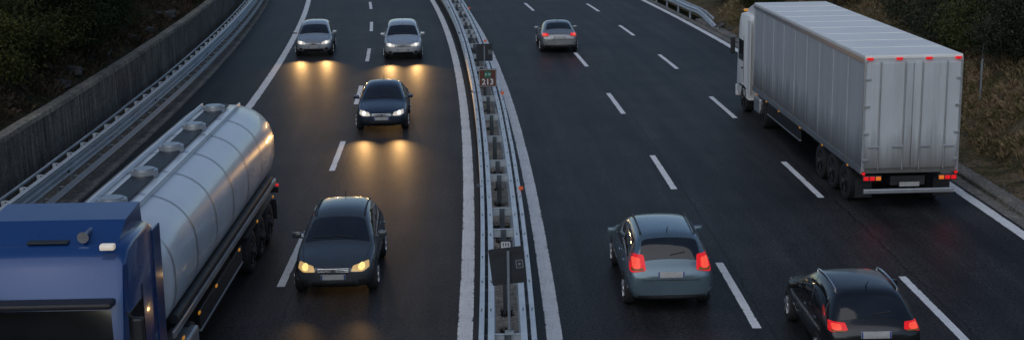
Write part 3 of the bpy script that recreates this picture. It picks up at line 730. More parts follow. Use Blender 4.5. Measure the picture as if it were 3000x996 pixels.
    mb = MB(); patch(mb, bv, [(-.27, rz-.20), (-.27, rz-.08), (.27, rz-.08), (.27, rz-.20)], (0, 0, 0), (1, 0, 0), (0, 0, 1), (0, 1, 0), .014, .05, .03); pl_ = mb.build('number_plate', M_plate, t)
    for sx in (-1, 1):
        mb = MB(); patch(mb, bv, [(sx*.235, rz-.195), (sx*.235, rz-.085), (sx*.265, rz-.085), (sx*.265, rz-.195)], (0, 0, 0), (1, 0, 0), (0, 0, 1), (0, 1, 0), .017, .05, .01); mb.build('blue_band', M_platee, pl_)
    mb = MB(); patch(mb, bv, [(-.66, .30), (-.70, .42), (.70, .42), (.66, .30)], (0, 0, 0), (1, 0, 0), (0, 0, 1), (0, 1, 0), .01, .1, .03); mb.build('bumper_insert', M_black, t, 40)
    mb = MB(); patch(mb, bv, [(-.60, rz-.26), (-.60, rz-.245), (.60, rz-.245), (.60, rz-.26)], (0, 0, 0), (1, 0, 0), (0, 0, 1), (0, 1, 0), .002, .02, .01); mb.build('tailgate_seam', M_black, b)
    if style != 'sedan':
        mb = MB(); h = bv.ray_cast(Vector((0, Y(dr1-.08), 3)), Vector((0, 0, -1)))[0]; h2 = bv.ray_cast(Vector((.3, Y(dr1-.12), 3)), Vector((0, 0, -1)))[0]
        mb.tube([h+Vector((0, 0, .02)), h2+Vector((0, 0, .025))], .012, 5); mb.build('rear_wiper', M_black, t)
    mb = MB(); h = bv.ray_cast(Vector((0, Y(dr0-.25), 3)), Vector((0, 0, -1)))[0]; mb.tube([h, h+Vector((0, -.16, .14))], [.012, .004], 6); mb.build('aerial', M_black, t)
    if rack:
        for sx in (-1, 1):
            mb = MB(); pts = []
            for dd in np.linspace(dw1+.12, dr0-.2, 8):
                h = bv.ray_cast(Vector((sx*.56, Y(dd), 3)), Vector((0, 0, -1)))[0]; pts.append(h+Vector((0, 0, .045)))
            pts = [pts[0]-Vector((0, 0, .05))]+pts+[pts[-1]-Vector((0, 0, .05))]; mb.tube(pts, .018, 6); mb.build('roof_rail', M_chrome if rack == 1 else M_black, t, 50)
    if tail:
        for sx in (-1, 1): beam(t, (sx*rw*.85, -L/2-.15, rz), (0, -1, -.25), 1.2, (1, .03, .03), 100)
    if beams:
        en, cl, size = beams
        for sx in (-1, 1): beam(t, (sx*.6, L/2+.12, fz), (-.10 if (sx < 0 and style == 'wagon') else sx*.01, 1, -.05 if (sx < 0 and style == 'wagon') else -.065), en, cl, size)
    return t
WARM = (1.0, .56, .20)
silver = car_paint('silver_paint', (.42, .44, .46)); silver2 = car_paint('light_silver_paint', (.50, .52, .54)); navy = car_paint('dark_blue_paint', (.03, .045, .075)); graph = car_paint('graphite_paint', (.075, .085, .095)); grey = car_paint('grey_paint', (.26, .27, .28)); teal = car_paint('steel_blue_paint', (.13, .19, .23)); black = car_paint('black_paint', (.018, .019, .022))
make_car('hatch', silver, 'silver hatchback with bright headlights in the slow lane beside the left edge line', -7.55, 50.0, False, M_head, None, (150, WARM, 56))
make_car('wagon', silver2, 'light silver estate car with bright headlights, farthest oncoming car in the lane beside the median', -3.3, 48.0, False, M_head, None, (150, WARM, 56))
make_car('sedan', navy, 'dark blue saloon with yellowish LED headlights between the silver estate and the graphite car', -3.75, 30.0, False, M_headw, None, (110, WARM, 54))
make_car('hatch', graph, 'graphite hatchback with orange-yellow headlights, nearest oncoming car beside the long blue truck', -3.7, 11.0, False, M_headd, None, (12, WARM, 50), rack=2)
make_car('sedan', grey, 'grey saloon with red tail lights driving away alone, farthest car on the right carriageway', 4.2, 49.0, True, None, M_tail, yaw=R(-2))
make_car('wagon', teal, 'steel blue estate car with red tail lights driving away in the lane beside the median', 3.3, 9.5, True, None, M_tail, rack=2)
make_car('hatch', black, 'black hatchback with silver roof rails, red tail lights cut by the bottom edge', 6.45, 5.7, True, None, M_tail, rack=1)

# ---------------------------------------------------------------- trucks
def grimy(name, c):
    """painted wall with road film: streaks running down and a splashed zone along the bottom"""
    mt, nt, b = nodes(name); tc = nt.nodes.new('ShaderNodeTexCoord')
    mp = nt.nodes.new('ShaderNodeMapping'); mp.inputs['Scale'].default_value = (2.2, 2.2, .16); nt.links.new(tc.outputs['Object'], mp.inputs[0])
    n1 = noise(nt, 2.0, 6, .7, mp.outputs[0]); n2 = noise(nt, .7, 5, .65, tc.outputs['Object']); sp = nt.nodes.new('ShaderNodeSeparateXYZ'); nt.links.new(tc.outputs['Object'], sp.inputs[0])
    col_ = mix(nt, ramp(nt, n1.outputs[0], [(.45, (0, 0, 0)), (.75, (.5, .5, .5))]).outputs[0], c, tuple(x*.55 for x in c))
    col_ = mix(nt, ramp(nt, n2.outputs[0], [(.4, (0, 0, 0)), (.7, (.35, .35, .35))]).outputs[0], col_, tuple(x*.7 for x in c))
    low = math_(nt, 'SUBTRACT', 1.0, math_(nt, 'DIVIDE', math_(nt, 'SUBTRACT', sp.outputs[2], 1.1), math_(nt, 'MULTIPLY', n1.outputs[0], 2.2)), clamp=True)
    col_ = mix(nt, math_(nt, 'MULTIPLY', low, .9), col_, (.08, .075, .066))
    nt.links.new(col_, b.inputs['Base Color']); b.inputs['Roughness'].default_value = .5; b.inputs['Specular IOR Level'].default_value = .35
    return mt
M_tblue = car_paint('truck_blue', (.009, .052, .19), .2, .3); M_twhite = mat('trailer_white', (.78, .78, .76), .45, 0, .05, .8, spec=.4)
M_curtain = grimy('trailer_side_grey', (.50, .53, .55)); M_roofw = mat('trailer_roof_white', (.80, .80, .77), .5, 0, .06, .6)
M_alu = mat('trailer_aluminium', (.45, .47, .49), .35, .7, .12, 2)
M_bluebox = mat('trailer_light_blue', (.40, .49, .60), .4, 0, .1, .6)
M_tank = mat('tank_pale_paint', (.62, .66, .70), .30, .1, .10, .5, coat=.3)
M_bluedk = mat('trailer_band_blue', (.015, .06, .20), .4, 0, .1, .6)
def loft_cab(parent, y0, length, wdt, z0, z1, paintm):
    """tractor cab: rounded profile with raked screen; front at y0, going back"""
    prof = [(0, z0+.05), (-.02, .9), (0, 1.25), (.03, 1.75), (.22, 2.75), (.34, z1-.28), (.55, z1-.05), (.9, z1), (length*.9, z1-.0), (length, z1-.12), (length, z0)]
    mb = MB(); n = len(prof); vs = []
    for x, ins in ((-wdt/2, .10), (-wdt/2+.04, .03), (-wdt/2+.14, 0), (wdt/2-.14, 0), (wdt/2-.04, .03), (wdt/2, .10)):
        for (d, z) in prof: vs.append((x, y0-(d+ins*(1 if d < length*.6 else -1)), z-(ins*.6 if z > z1-.4 else 0)))
    fs = [(i*n+k, i*n+(k+1) % n, (i+1)*n+(k+1) % n, (i+1)*n+k) for i in range(5) for k in range(n)]+[tuple(range(n)), tuple(5*n+k for k in range(n))[::-1]]
    mb.add(vs, fs); return mb.build('cab', paintm, parent, 40)
def make_truck(u, s_ref, front_ref, away, label, colours, trailer_len, zt, lit, cab_z1=3.55, tank=False):
    paintm, sidem, roofm = colours; Wd = 2.5
    total = 2.3+.75+trailer_len
    # local frame: front of the cab at y=0 facing +y, trailer behind
    if away: t = thing('truck', label, 'truck', P(u, s_ref+total), ang(s_ref+total*.5))
    else: t = thing('truck', label, 'truck', P(u, front_ref), ang(front_ref+total*.5)+math.pi)
    loft_cab(t, 0, 2.3, Wd-.04, .55, cab_z1, paintm)
    mb = MB(); vs = [(-1.08, .012-.05, 1.78), (1.08, .012-.05, 1.78), (1.02, -.2, 2.66), (-1.02, -.2, 2.66)]
    mb.add(vs+[(x, y-.05, z) for x, y, z in vs], [(0, 1, 2, 3), (7, 6, 5, 4)]+[(k, (k+1) % 4, 4+(k+1) % 4, 4+k) for k in range(4)]); mb.build('windscreen', M_glass, t)
    mb = MB(); mb.box((0, -.06, 2.80), (2.2, .30, .10), None, .04); mb.build('sun_visor', M_black, t)
    mb = MB(); mb.box((0, .02, 1.25), (1.5, .05, .75), None, .02)
    gr_ = mb.build('grille', M_black, t); mb = MB()
    for k in range(5): mb.box((0, .05, .98+k*.14), (1.4, .03, .03), None, .008)
    build_each(mb, 'grille_slat', M_alu, gr_)
    mb = MB(); mb.box((0, .03, .58), (Wd, .22, .42), None, .05); mb.build('bumper', paintm, t)
    for sx in (-1, 1):
        mb = MB(); mb.box((sx*.98, .13, .68), (.36, .06, .20), None, .03); mb.build('headlight', M_head if lit else M_chrome, t)
        mb = MB(); mb.box((sx*.98, -.42, cab_z1+.02), (.22, .14, .09), None, .03); mb.build('roof_lamp', M_head if lit else M_amber, t)
        mb = MB(); mb.box((sx*1.42, -.15, 2.25), (.16, .14, .62), None, .04); mb.tube([(sx*1.2, -.3, 2.6), (sx*1.42, -.15, 2.5)], .02, 6); mb.build('wing_mirror', M_black, t)
        mb = MB(); mb.box((sx*(Wd/2-.02), -.78, 2.18), (.03, .85, .75), None, .01); mb.build('side_window', M_glass, t)
        mb = MB(); mb.box((sx*(Wd/2-.01), -1.2, .9), (.03, 1.2, .05)); mb.build('cab_step', M_black, t)
    for sx in (-1, 1):
        mb = MB(); mb.tube([(sx*.1, -.02, 1.76), (sx*.55, -.06, 1.98), (sx*.95, -.11, 2.12)], .018, 6); mb.build('wiper', M_black, t)
        mb = MB(); mb.box((sx*(Wd/2+.0), -2.28, 2.1), (.03, .5, 2.6), None, .01); mb.build('side_deflector', paintm, t)
        mb = MB(); mb.box((sx*(Wd/2-.012), -1.25, 1.9), (.012, .012, 1.7)); mb.build('door_seam', M_black, t)
        mb = MB(); mb.box((sx*(Wd/2), -1.05, 1.55), (.04, .18, .05), None, .012); mb.build('door_handle', M_black, t)
    mb = MB(); mb.tube([(-.55, -1.2, cab_z1+.02), (-.55, -1.2, cab_z1+.10), (-.55, -.75, cab_z1+.10), (-.55, -.68, cab_z1+.10)], [.05, .05, .045, .09], 10); mb.build('air_horn', M_chrome, t, 50)
    mb = MB(); mb.box((0, -.95, cab_z1+.012), (.62, .5, .03), None, .012); mb.build('roof_hatch', M_black, t)
    # roof deflector
    yd = 2.3; mb = MB(); vs = []
    for x in (-1.05, 1.05): vs += [(x, -.75, cab_z1-.02), (x, -1.3, cab_z1+.22), (x, -2.2, zt-.12), (x, -2.25, cab_z1-.08)]
    mb.add(vs, [(0, 1, 2, 3), (7, 6, 5, 4), (0, 4, 5, 1), (1, 5, 6, 2), (2, 6, 7, 3), (3, 7, 4, 0)])
    mb.build('air_deflector', paintm, t)
    y1 = -3.05; y2 = y1-trailer_len; ym = (y1+y2)/2
    mb = MB(); mb.box((0, (y2-.6)/2, .82), (.9, abs(y2)-.8, .24)); mb.build('chassis', M_chassis, t)
    if tank:
        # pale tank of rounded section with domed ends, catwalk, manholes and weld bands
        cz, hx, hz = 2.14, 1.24, 1.08; na = 40
        def ring(y, k): return [(hx*k*math.copysign(abs(math.cos(a))**.82, math.cos(a)), y, cz+hz*k*math.copysign(abs(math.sin(a))**.82, math.sin(a))) for a in np.linspace(0, 2*math.pi, na, endpoint=False)]
        ys = [(y1, .30), (y1-.02, .62), (y1-.09, .86), (y1-.20, .97), (y1-.34, 1.0)]+[(y1-.34-(trailer_len-.68)*k/10, 1.0) for k in range(1, 10)]+[(y2+.34, 1.0), (y2+.20, .97), (y2+.09, .86), (y2+.02, .62), (y2, .30)]
        mb = MB(); vs = []
        for y, k in ys: vs += ring(y, k)
        m_ = len(ys); mb.add(vs, [(i*na+k, i*na+(k+1) % na, (i+1)*na+(k+1) % na, (i+1)*na+k) for i in range(m_-1) for k in range(na)]+[tuple(range(na)), tuple((m_-1)*na+k for k in range(na))[::-1]])
        tb = mb.build('tank', sidem, t, 40)
        for k in range(7):
            y = y1-.45-(trailer_len-.9)*k/6; mb = MB(); o1, o2 = ring(y-.035, 1.007), ring(y+.035, 1.007)
            mb.add(o1+o2, [(i, (i+1) % na, na+(i+1) % na, na+i) for i in range(na)]); mb.build('weld_band', M_alu, tb, 40)
        mb = MB(); mb.box((0, ym, cz+hz+.035), (.42, trailer_len-1.2, .04)); mb.build('catwalk', M_black, tb)
        for k in range(5):
            y = y1-1.4-(trailer_len-2.8)*k/4; mb = MB(); mb.tube([(0, y, cz+hz), (0, y, cz+hz+.14)], .26, 20); mb.tube([(0, y, cz+hz+.14), (0, y, cz+hz+.17)], .20, 20); mb.build('manhole', M_alu, tb, 40)
        for sx in (-1, 1):
            mb = MB(); mb.box((sx*.46, ym, cz+hz+.02), (.03, trailer_len-1.0, .09)); mb.build('spill_rail', sidem, tb)
            mb = MB(); mb.box((sx*1.19, ym, 1.22), (.06, trailer_len-.4, .14), None, .02); mb.build('side_rail', M_alu, t)
            mb = MB(); mb.tube([(sx*1.12, y1-.6, 1.38), (sx*1.12, y2+.6, 1.38)], .09, 10); mb.build('hose_tube', M_chassis, t, 50)
    else:
        # trailer box: side walls, roof, rear doors
        mb = MB(); mb.box((0, ym, (1.05+zt-.08)/2), (Wd-.01, trailer_len, zt-.08-1.05)); tb = mb.build('trailer_body', sidem, t)
        mb = MB(); n_ = int(trailer_len/1.5)
        mb.box((0, ym, zt-.05), (Wd+.02, trailer_len+.03, .10), None, .03); rf = mb.build('trailer_roof', roofm, t)
        mb = MB()
        for k in range(1, n_): mb.box((0, y1-trailer_len*k/n_, zt+.004), (Wd-.12, .05, .012))
        build_each(mb, 'roof_seam', roofm, rf)
        mb = MB()
        for sx in (-1, 1):
            mb.box((sx*(Wd/2+.008), ym, zt-.14), (.03, trailer_len+.02, .10)); mb.box((sx*(Wd/2+.008), ym, 1.12), (.03, trailer_len+.02, .16))
        build_each(mb, 'side_rail', M_alu, tb)
        mb = MB()
        for sx in (-1, 1):
            for k in range(n_+1): mb.box((sx*(Wd/2+.001), y1-.06-(trailer_len-.12)*k/n_, (1.2+zt-.2)/2), (.016, .05, zt-.2-1.2))
        build_each(mb, 'side_strap', sidem, tb)
    for sx in (-1, 1):      # under-run side guards, tool boxes
        mb = MB(); mb.box((sx*1.2, y1-4.6, .78), (.05, 4.6, .42), None, .015); mb.build('side_guard', M_black, t)
        mb = MB(); mb.box((sx*1.205, y1-4.6, .60), (.06, 4.62, .05), None, .01); mb.build('guard_rail_strip', M_alu, t)
        mb = MB(); mb.box((sx*1.1, y1-1.1, .72), (.5, .9, .5), None, .05); mb.build('fuel_tank', M_alu, t)
        for k, yy in enumerate((-.35, -1.1, -2.0, -3.4, -4.7, -6.0)):
            o_ = mb = MB(); mb.box((sx*1.262, y1+yy*trailer_len/6.6, 1.02), (.03, .12, .05), None, .008); mb.build('side_marker_lamp', M_amber, t)
        wheel_parts(t, sx*1.22, -1.35, .5, sx, .3, True)
        wheel_parts(t, sx*1.22, -4.6, .5, sx, .55, True)
        for k in range(3): wheel_parts(t, sx*1.22, y2+1.6+1.31*k, .5, sx, .4, True)
        mb = MB(); mb.box((sx*1.05, y2+2.9, 1.01), (.42, 4.1, .04)); mb.build('mudguard', M_black, t)
        mb = MB(); mb.box((sx*1.03, y2+.5, .55), (.44, .02, .5)); mb.build('mud_flap', M_black, t)
    # rear end: two doors with lock bars, lamps, bumper, plate
    for sx in (-1, 1):
        if not tank:
            mb = MB(); mb.box((sx*.61, y2-.02, (1.18+zt-.2)/2), (1.19, .05, zt-.2-1.18), None, .012); dr = mb.build('rear_door', sidem, t)
            mb = MB()
            for x in (sx*.22, sx*.85): mb.tube([(x, y2-.07, 1.15), (x, y2-.07, zt-.16)], .018, 8)
            for x in (sx*.22, sx*.85): mb.box((x+sx*.12, y2-.08, 1.75), (.28, .02, .04), None, .006)
            build_each(mb, 'lock_bar', M_alu, dr)
            mb = MB()
            for z in (1.4, 2.1, 2.8, 3.5): mb.box((sx*1.17, y2-.06, z), (.14, .03, .07), None, .008)
            build_each(mb, 'hinge', M_alu, dr)
        mb = MB(); mb.box((sx*.98, y2-.06, .93), (.50, .06, .15), None, .015); hs = mb.build('tail_light_housing', M_black, t)
        for k, (dx, mt) in enumerate(((-.16, M_taily), (0, M_tail), (.16, M_tail))):
            mb = MB(); mb.box((sx*(.98+dx), y2-.10, .93), (.13, .03, .10), None, .012); mb.build('tail_light', mt, hs)
        mb = MB(); mb.box((sx*1.2, y2-.06, 1.05), (.07, .04, .06)); mb.build('outline_lamp', M_tail, t)
        if away: beam(t, (sx*.95, y2-.25, .93), (0, -1, -.35), 1.8, (1, .04, .03), 110)
    for x in (() if tank else (-1.13, -.38, .38, 1.13)):
        mb = MB(); mb.box((x, y2-.035, zt-.09), (.16, .05, .065), None, .012); mb.build('top_marker_lamp', M_tail, t)
    mb = MB(); mb.box((0, y2-.02, .58), (2.36, .10, .12), None, .02); mb.build('under_run_bar', M_alu, t)
    mb = MB(); mb.box((0, y2-.06, .76), (.52, .015, .115)); mb.build('number_plate', M_plate, t)
    for sx in (() if tank else (-1, 1)):
        mb = MB(); mb.box((sx*(Wd/2-.03), y2-.005, (1.1+zt-.12)/2), (.09, .06, zt-.12-1.1), None, .01); mb.build('rear_frame', M_alu, t)
    return t
make_truck(-6.95, None, 1.9, False, 'tanker truck with a blue cab and pale rounded tank driving towards the viewer', (M_tblue, M_tank, M_twhite), 12.4, 3.95, True, tank=True)
make_truck(10.5, 17.2, None, True, 'white box truck with red lamps along its rear top edge, driving away', (M_twhite, M_curtain, M_roofw), 13.6, 4.1, False)

# ---------------------------------------------------------------- trees and bushes
M_bark = mat('bark', (.035, .028, .022), .9, 0, .4, 5)
def leaves(n_clump, per, rx, rz, size, flat=0.0, seed=0, stem=False):
    r = np.random.default_rng(seed); V = []
    th = r.uniform(0, 2*np.pi, n_clump); ph = np.arccos(r.uniform(-.75, 1, n_clump)); rad = r.uniform(.35, 1.0, n_clump)**.5
    cx = rad*np.sin(ph)*np.cos(th)*rx; cy = rad*np.sin(ph)*np.sin(th)*rx; cz = rad*np.cos(ph)*rz
    sg = r.uniform(.16, .34, n_clump)*rx*.75
    N = n_clump*per; ci = np.repeat(np.arange(n_clump), per)
    c = np.stack([cx, cy, cz], 1)[ci]+r.normal(0, 1, (N, 3))*sg[ci][:, None]*np.array([1, 1, .75])
    # long loose shoots break the outline
    sh = r.random(N) < .08; c[sh] += r.normal(0, 1, (sh.sum(), 3))*rx*.12
    a = r.normal(0, 1, (N, 3)); a /= np.linalg.norm(a, axis=1)[:, None]; b = np.cross(a, r.normal(0, 1, (N, 3))); b /= np.linalg.norm(b, axis=1)[:, None]
    l = size*r.uniform(.6, 1.4, N)[:, None]
    V = np.stack([c-a*l, c+b*l*.42, c+a*l, c-b*l*.42], 1).reshape(-1, 3)
    return V, c
def leaf_mesh(name, V, material):
    n = len(V)//4; me = bpy.data.meshes.new(name); me.vertices.add(len(V)); me.vertices.foreach_set('co', V.ravel())
    me.loops.add(n*4); me.loops.foreach_set('vertex_index', np.arange(n*4)); me.polygons.add(n); me.polygons.foreach_set('loop_start', np.arange(0, n*4, 4)); me.polygons.foreach_set('loop_total', np.full(n, 4))
    me.update(); me.validate(); me.materials.append(material); return me
L_dark = leafmat('dark_leaves', (.010, .018, .007), (.026, .042, .014), (.045, .05, .012))
L_mid = leafmat('olive_leaves', (.020, .028, .010), (.050, .062, .020), (.09, .08, .02))
L_yel = leafmat('yellowish_leaves', (.020, .024, .007), (.055, .056, .014), (.09, .08, .018))
L_gry = leafmat('grey_green_leaves', (.022, .028, .016), (.060, .070, .042), (.085, .09, .05))
PROTO = {}
def tree(kind, u, s, zf, label, scale, rz, group=None, squash=1.0):
    if kind not in PROTO:
        mt, nc, per, rx, rzz, sz, hgt, seed = {'bush_dark': (L_dark, 50, 290, 1.5, 1.45, .058, 1.1, 21), 'tall_dark': (L_dark, 60, 300, 1.9, 2.0, .062, 2.6, 3), 'bush_yellow': (L_yel, 40, 260, 1.25, 1.25, .055, 1.0, 5), 'bush_olive': (L_mid, 46, 280, 1.5, 1.45, .056, 1.1, 8), 'bush_grey': (L_gry, 46, 300, 1.5, 1.5, .052, 1.1, 11), 'tall_olive': (L_mid, 60, 300, 1.8, 2.1, .060, 2.4, 14)}[kind]
        nm = 'tree' if kind.startswith('tall') else 'bush'
        t = thing(nm, label, nm); V, c = leaves(nc, per, rx, rzz, sz, seed=seed); V = V+np.array([0, 0, hgt])
        V[:, 2] = np.maximum(V[:, 2], .05+.15*np.abs(np.sin(V[:, 0]*9)))
        o = bpy.data.objects.new('crown', leaf_mesh('crown', V, mt)); col.objects.link(o); o.parent = t
        mb = MB(); rr = random.Random(seed)
        ns = 1 if nm == 'tree' else 4
        for q in range(ns):
            bx, by = (0, 0) if ns == 1 else (rr.uniform(-.25, .25), rr.uniform(-.25, .25)); lean = (rr.uniform(-.3, .3), rr.uniform(-.3, .3))
            r0 = .11 if ns == 1 else .04; pts = [Vector((bx+lean[0]*z+.06*math.sin(z*3+q), by+lean[1]*z, z-.3)) for z in np.linspace(0, hgt+.5, 6)]
            mb.tube(pts, [r0*(1-.7*k/5) for k in range(6)], 7)
            for k in range(7):
                b0 = pts[2+k % 4]; a = rr.uniform(0, 6.28); d = Vector((math.cos(a), math.sin(a), rr.uniform(.4, 1.1)))*rx*.6; mb.tube([b0, b0+d*.5+Vector((0, 0, .05)), b0+d], [r0*.45, r0*.3, r0*.12], 5)
        mb.build('trunk' if nm == 'tree' else 'stem', M_bark, t, 60); PROTO[kind] = t; T = t
    else:
        T = copy_tree(PROTO[kind]); T['label'] = label
    if group: T['group'] = group
    elif 'group' in T: del T['group']
    T.location = P(u, s, zf(u, s)-.05); T.rotation_euler = (0, 0, rz); T.scale = (scale, scale, scale*squash)
    return T
GL, GR_ = 'trees and bushes on the slope above the wall', 'bushes on the right embankment'
LT = [('bush_yellow', -14.9, 22.6, 1.0, 'yellowish bush at the left edge, nearest one above the retaining wall'),
 ('bush_olive', -15.6, 24.9, 1.05, 'olive bush at the left edge, behind the nearest yellowish bush'),
 ('bush_yellow', -15.1, 26.6, 1.0, 'second yellowish bush above the wall, standing in front of a dark tree'),
 ('tall_dark', -16.3, 28.6, 1.05, 'dark green tree close to the left edge, behind the second yellowish bush'),
 ('tall_dark', -15.7, 31.6, 1.0, 'dark green tree whose crown comes closest to the wall coping'),
 ('bush_olive', -15.0, 29.6, .85, 'small olive bush at the foot of the dark trees above the wall'),
 ('tall_dark', -16.2, 35.6, 1.1, 'dark green tree in the middle of the row above the wall'),
 ('bush_olive', -15.3, 37.2, .8, 'olive bush beside the bare dry grass, at the end of the dark trees'),
 ('tall_olive', -17.6, 33.5, 1.2, 'olive green tree behind the dark tree row, at the top edge'),
 ('tall_dark', -17.2, 40.2, 1.1, 'dark green tree at the top edge, left of the dry grass patch'),
 ('tall_dark', -17.4, 46.5, 1.1, 'dark green tree at the top edge, directly above the dry grass patch'),
 ('bush_grey', -16.0, 50.6, .7, 'small grey-green bush right of the dry grass patch'),
 ('tall_dark', -16.6, 55.5, 1.1, 'dark green tree at the top edge near the large pale boulder'),
 ('tall_dark', -16.2, 62.5, 1.2, 'farthest large dark green tree above the wall at the top edge'),
 ('bush_dark', -15.2, 30.9, 1.0, 'dark green bush low on the slope, left of the middle of the wooded part'),
 ('bush_dark', -15.3, 33.6, 1.05, 'dark green bush low on the slope, beside the tree nearest the coping'),
 ('bush_dark', -15.5, 36.4, 1.05, 'dark green bush low on the slope, just left of the bare dry grass'),
 ('bush_dark', -16.3, 39.4, 1.1, 'dark green bush above the stone slabs, at the upper end of the dry grass'),
 ('bush_dark', -17.0, 43.0, 1.1, 'dark green bush at the top edge, above the bare dry grass'),
 ('bush_dark', -15.3, 53.0, .8, 'small dark green bush at the top edge, left of the large pale boulder'),
 ('tall_olive', -20.5, 44, 1.4, 'taller olive tree high on the slope behind the dark tree row'),
 ('tall_dark', -18.8, 30.2, 1.25, 'dark tree high on the slope at the top left corner'),
 ('bush_grey', -15.6, 69, .9, 'grey-green bush close behind the far end of the wall'),
 ('tall_dark', -18.5, 74, 1.3, 'dark tree beyond the grey-green bush at the far end of the wall')]
for k, (kd, u, s, sc, lb) in enumerate(LT): tree(kd, u+.5, s-.3, z_left, lb, sc, k*1.7, GL)
RT = [('bush_grey', 18.5, 30.6, 1.0, 'grey-green bush right behind the fence post on the right embankment'),
 ('bush_grey', 19.4, 27.6, 1.05, 'grey-green bush at the right edge above the dry hump'),
 ('bush_olive', 18.3, 33.6, 1.0, 'olive bush beyond the fence post, next to the grey-green bush behind it'),
 ('bush_grey', 18.5, 36.6, 1.05, 'grey-green bush beside the rear top corner of the white truck'),
 ('bush_grey', 18.7, 40.2, 1.1, 'grey-green bush just above the roof edge of the white truck'),
 ('bush_olive', 20.8, 31.8, 1.2, 'broad olive bush in the second row above the fence post'),
 ('bush_grey', 20.9, 35.2, 1.2, 'grey-green bush in the second row behind the truck corner'),
 ('bush_yellow', 21.3, 38.8, 1.2, 'yellowish bush in the second row on the right embankment'),
 ('tall_dark', 20.2, 44.5, 1.1, 'dark tree behind the roof of the white truck at the top edge'),
 ('tall_dark', 17.6, 50.0, .9, 'small dark tree hidden mostly by the white truck'),
 ('bush_olive', 16.0, 57.5, .8, 'low olive bush behind the end of the short guard rail'),
 ('bush_olive', 15.9, 64.5, .85, 'low olive bush behind the middle of the short guard rail'),
 ('tall_olive', 23.6, 34.0, 1.3, 'tall olive tree in the upper right corner'),
 ('bush_olive', 22.0, 28.2, 1.2, 'olive bush uppermost at the right edge'),
 ('tall_dark', 24.0, 41.0, 1.4, 'dark tree on top of the embankment behind the yellowish bush'),
 ('bush_grey', 21.4, 23.5, 1.1, 'grey-green bush outside the right edge beyond the hump')]
for k, (kd, u, s, sc, lb) in enumerate(RT): tree(kd, u, s, z_right, lb, sc, k*2.3+.6, GR_)

# fence post
t = thing('fence_post', 'thin grey metal fence post standing in dry grass on the right embankment', 'fence post', P(16.1, 27.7, z_right(16.1, 27.7)), ang(27.7))
mb = MB(); mb.box((0, 0, .72), (.05, .05, 1.55)); mb.box((.02, 0, 1.50), (.05, .05, .05)); mb.build('post', mat('fence_post_grey', (.22, .25, .27), .5, .3), t)
mb = MB()
for z in (.4, .9, 1.35): mb.tube([(0, 0, z), (.6, 1.6, z-.05+.2), (1.3, 3.2, z+.55)], .004, 4)
build_each(mb, 'wire', M_galv_dull, t)

# dry grass, gravel, rocks
def grass(name, material, n, useq, sr, zf, h, seed, width=.02):
    r = np.random.default_rng(seed); V = []; Fc = []
    us = useq(r, n); ss = r.uniform(sr[0], sr[1], n)
    keep = (np.sin(us*2.1+ss*.9)+np.sin(ss*1.7-us)+r.normal(0, .7, n)) > -.9
    mb = MB(); k = 0
    for u0, s0 in zip(us[keep], ss[keep]):
        tuft = r.uniform(.5, 1.5); lean0 = r.uniform(0, 6.28)
        for q in range(7):
            u = u0+r.normal(0, .07); s = s0+r.normal(0, .07)
            b = P(u, s, zf(u, s)-.03); hh = h*tuft*r.uniform(.6, 1.3); a = lean0+r.normal(0, .9); lean = Vector((math.cos(a), math.sin(a), 0))*hh*r.uniform(.2, .9); w_ = Vector((-math.sin(a), math.cos(a), 0))*width*r.uniform(.5, 1.2)
            V += [b-w_, b+w_, b+lean*.5+Vector((0, 0, hh*.7)), b+lean+Vector((0, 0, hh*.75))]; Fc += [(k, k+1, k+2), (k+1, k+3, k+2)]; k += 4
    mb.add(V, Fc); return struct(mb.build(name, material), 'stuff')
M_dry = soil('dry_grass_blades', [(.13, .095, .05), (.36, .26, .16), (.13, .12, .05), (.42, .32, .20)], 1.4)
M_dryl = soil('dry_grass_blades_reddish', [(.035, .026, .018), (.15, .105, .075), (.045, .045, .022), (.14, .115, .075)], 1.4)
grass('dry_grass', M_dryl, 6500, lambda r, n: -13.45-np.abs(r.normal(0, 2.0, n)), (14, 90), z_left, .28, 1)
grass('dry_grass', M_dry, 7500, lambda r, n: 14.5+r.gamma(2.0, 1.4, n), (8, 62), z_right, .30, 2)
mb = MB(); rr = random.Random(4)
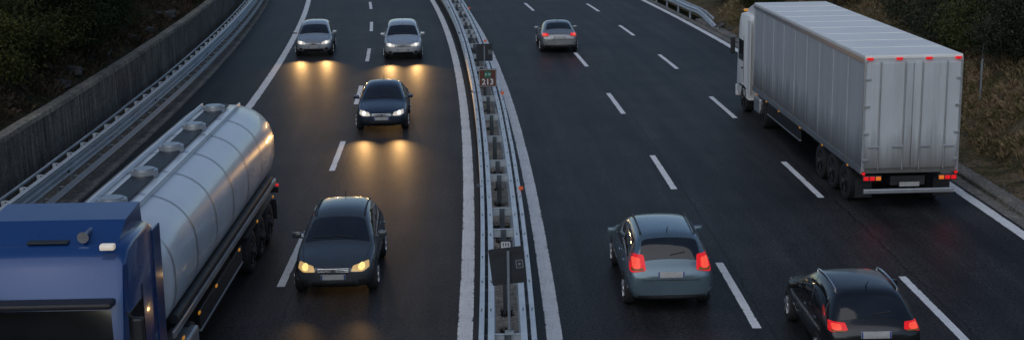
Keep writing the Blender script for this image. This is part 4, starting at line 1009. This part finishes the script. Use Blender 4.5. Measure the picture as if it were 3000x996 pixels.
for k in range(700):
    u = 13.7+rr.random()**1.5*1.3; s = rr.uniform(8, 45); c = P(u, s, z_right(u, s)+.01); q = rr.uniform(.012, .045)
    bm = bmesh.new(); bmesh.ops.create_icosphere(bm, subdivisions=1, radius=q)
    mb.add([c+Vector((v.co.x*rr.uniform(.7, 1.3), v.co.y*rr.uniform(.7, 1.3), v.co.z*.7)) for v in bm.verts], [[v.index for v in f.verts] for f in bm.faces]); bm.free()
struct(mb.build('gravel', M_rock), 'stuff')
def rock(u, s, z, sx, sy, sz, label, group):
    bm = bmesh.new(); bmesh.ops.create_icosphere(bm, subdivisions=3, radius=1); rs = random.Random(int(s*100))
    ph = [rs.uniform(0, 6) for _ in range(6)]
    for v in bm.verts:
        c = v.co; k = 1+.16*math.sin(c.x*3+ph[0])*math.sin(c.y*3+ph[1])+.10*math.sin(c.z*5+c.x*4+ph[2])+.07*math.sin(c.y*7+ph[3])
        q = Vector((max(-.78, min(.78, c.x)), max(-.8, min(.8, c.y)), max(-.7, min(.7, c.z))))*k; v.co = Vector((q.x*sx, q.y*sy, q.z*sz))
    mb = MB(); M = Matrix.Rotation(rs.uniform(0, 3), 4, 'Z'); mb.add([M @ v.co for v in bm.verts], [[v.index for v in f.verts] for f in bm.faces]); bm.free()
    o = mb.build('rock', M_rock, None, 35); o.location = P(u, s, z); tag(o, label, 'rock', group)
for s, u, q, lb in ((26.8, -13.62, .30, 'low grey stone slab against the back of the wall, nearest to the left edge'), (28.9, -13.7, .34, 'grey stone slab behind the wall coping below the olive bush'), (33.6, -13.75, .28, 'pale stone in the dry grass behind the wall, third from the left edge'), (38.4, -13.8, .36, 'broad stone slab behind the wall, in the middle of the row'), (41.0, -13.7, .30, 'stone behind the wall next to the broad slab'), (46.5, -13.8, .42, 'rounded grey boulder behind the coping near the dry grass patch'), (57.5, -13.9, .55, 'large pale boulder behind the far end of the wall at the top edge')):
    rock(u, s, z_left(u, s)+q*.15, q*1.3, q, q*.6, lb, 'stones behind the retaining wall')
for s, u, q, lb in ((56.4, 13.45, .16, 'pale broken stone at the end of the short guard rail, nearest the road'), (57.0, 13.75, .20, 'pale broken stone behind the kerb at the end of the short guard rail'), (55.2, 13.72, .14, 'small pale stone on the verge below the rail end')):
    rock(u, s, .16+q*.3, q*1.2, q, q*.7, lb, 'stones at the rail end')
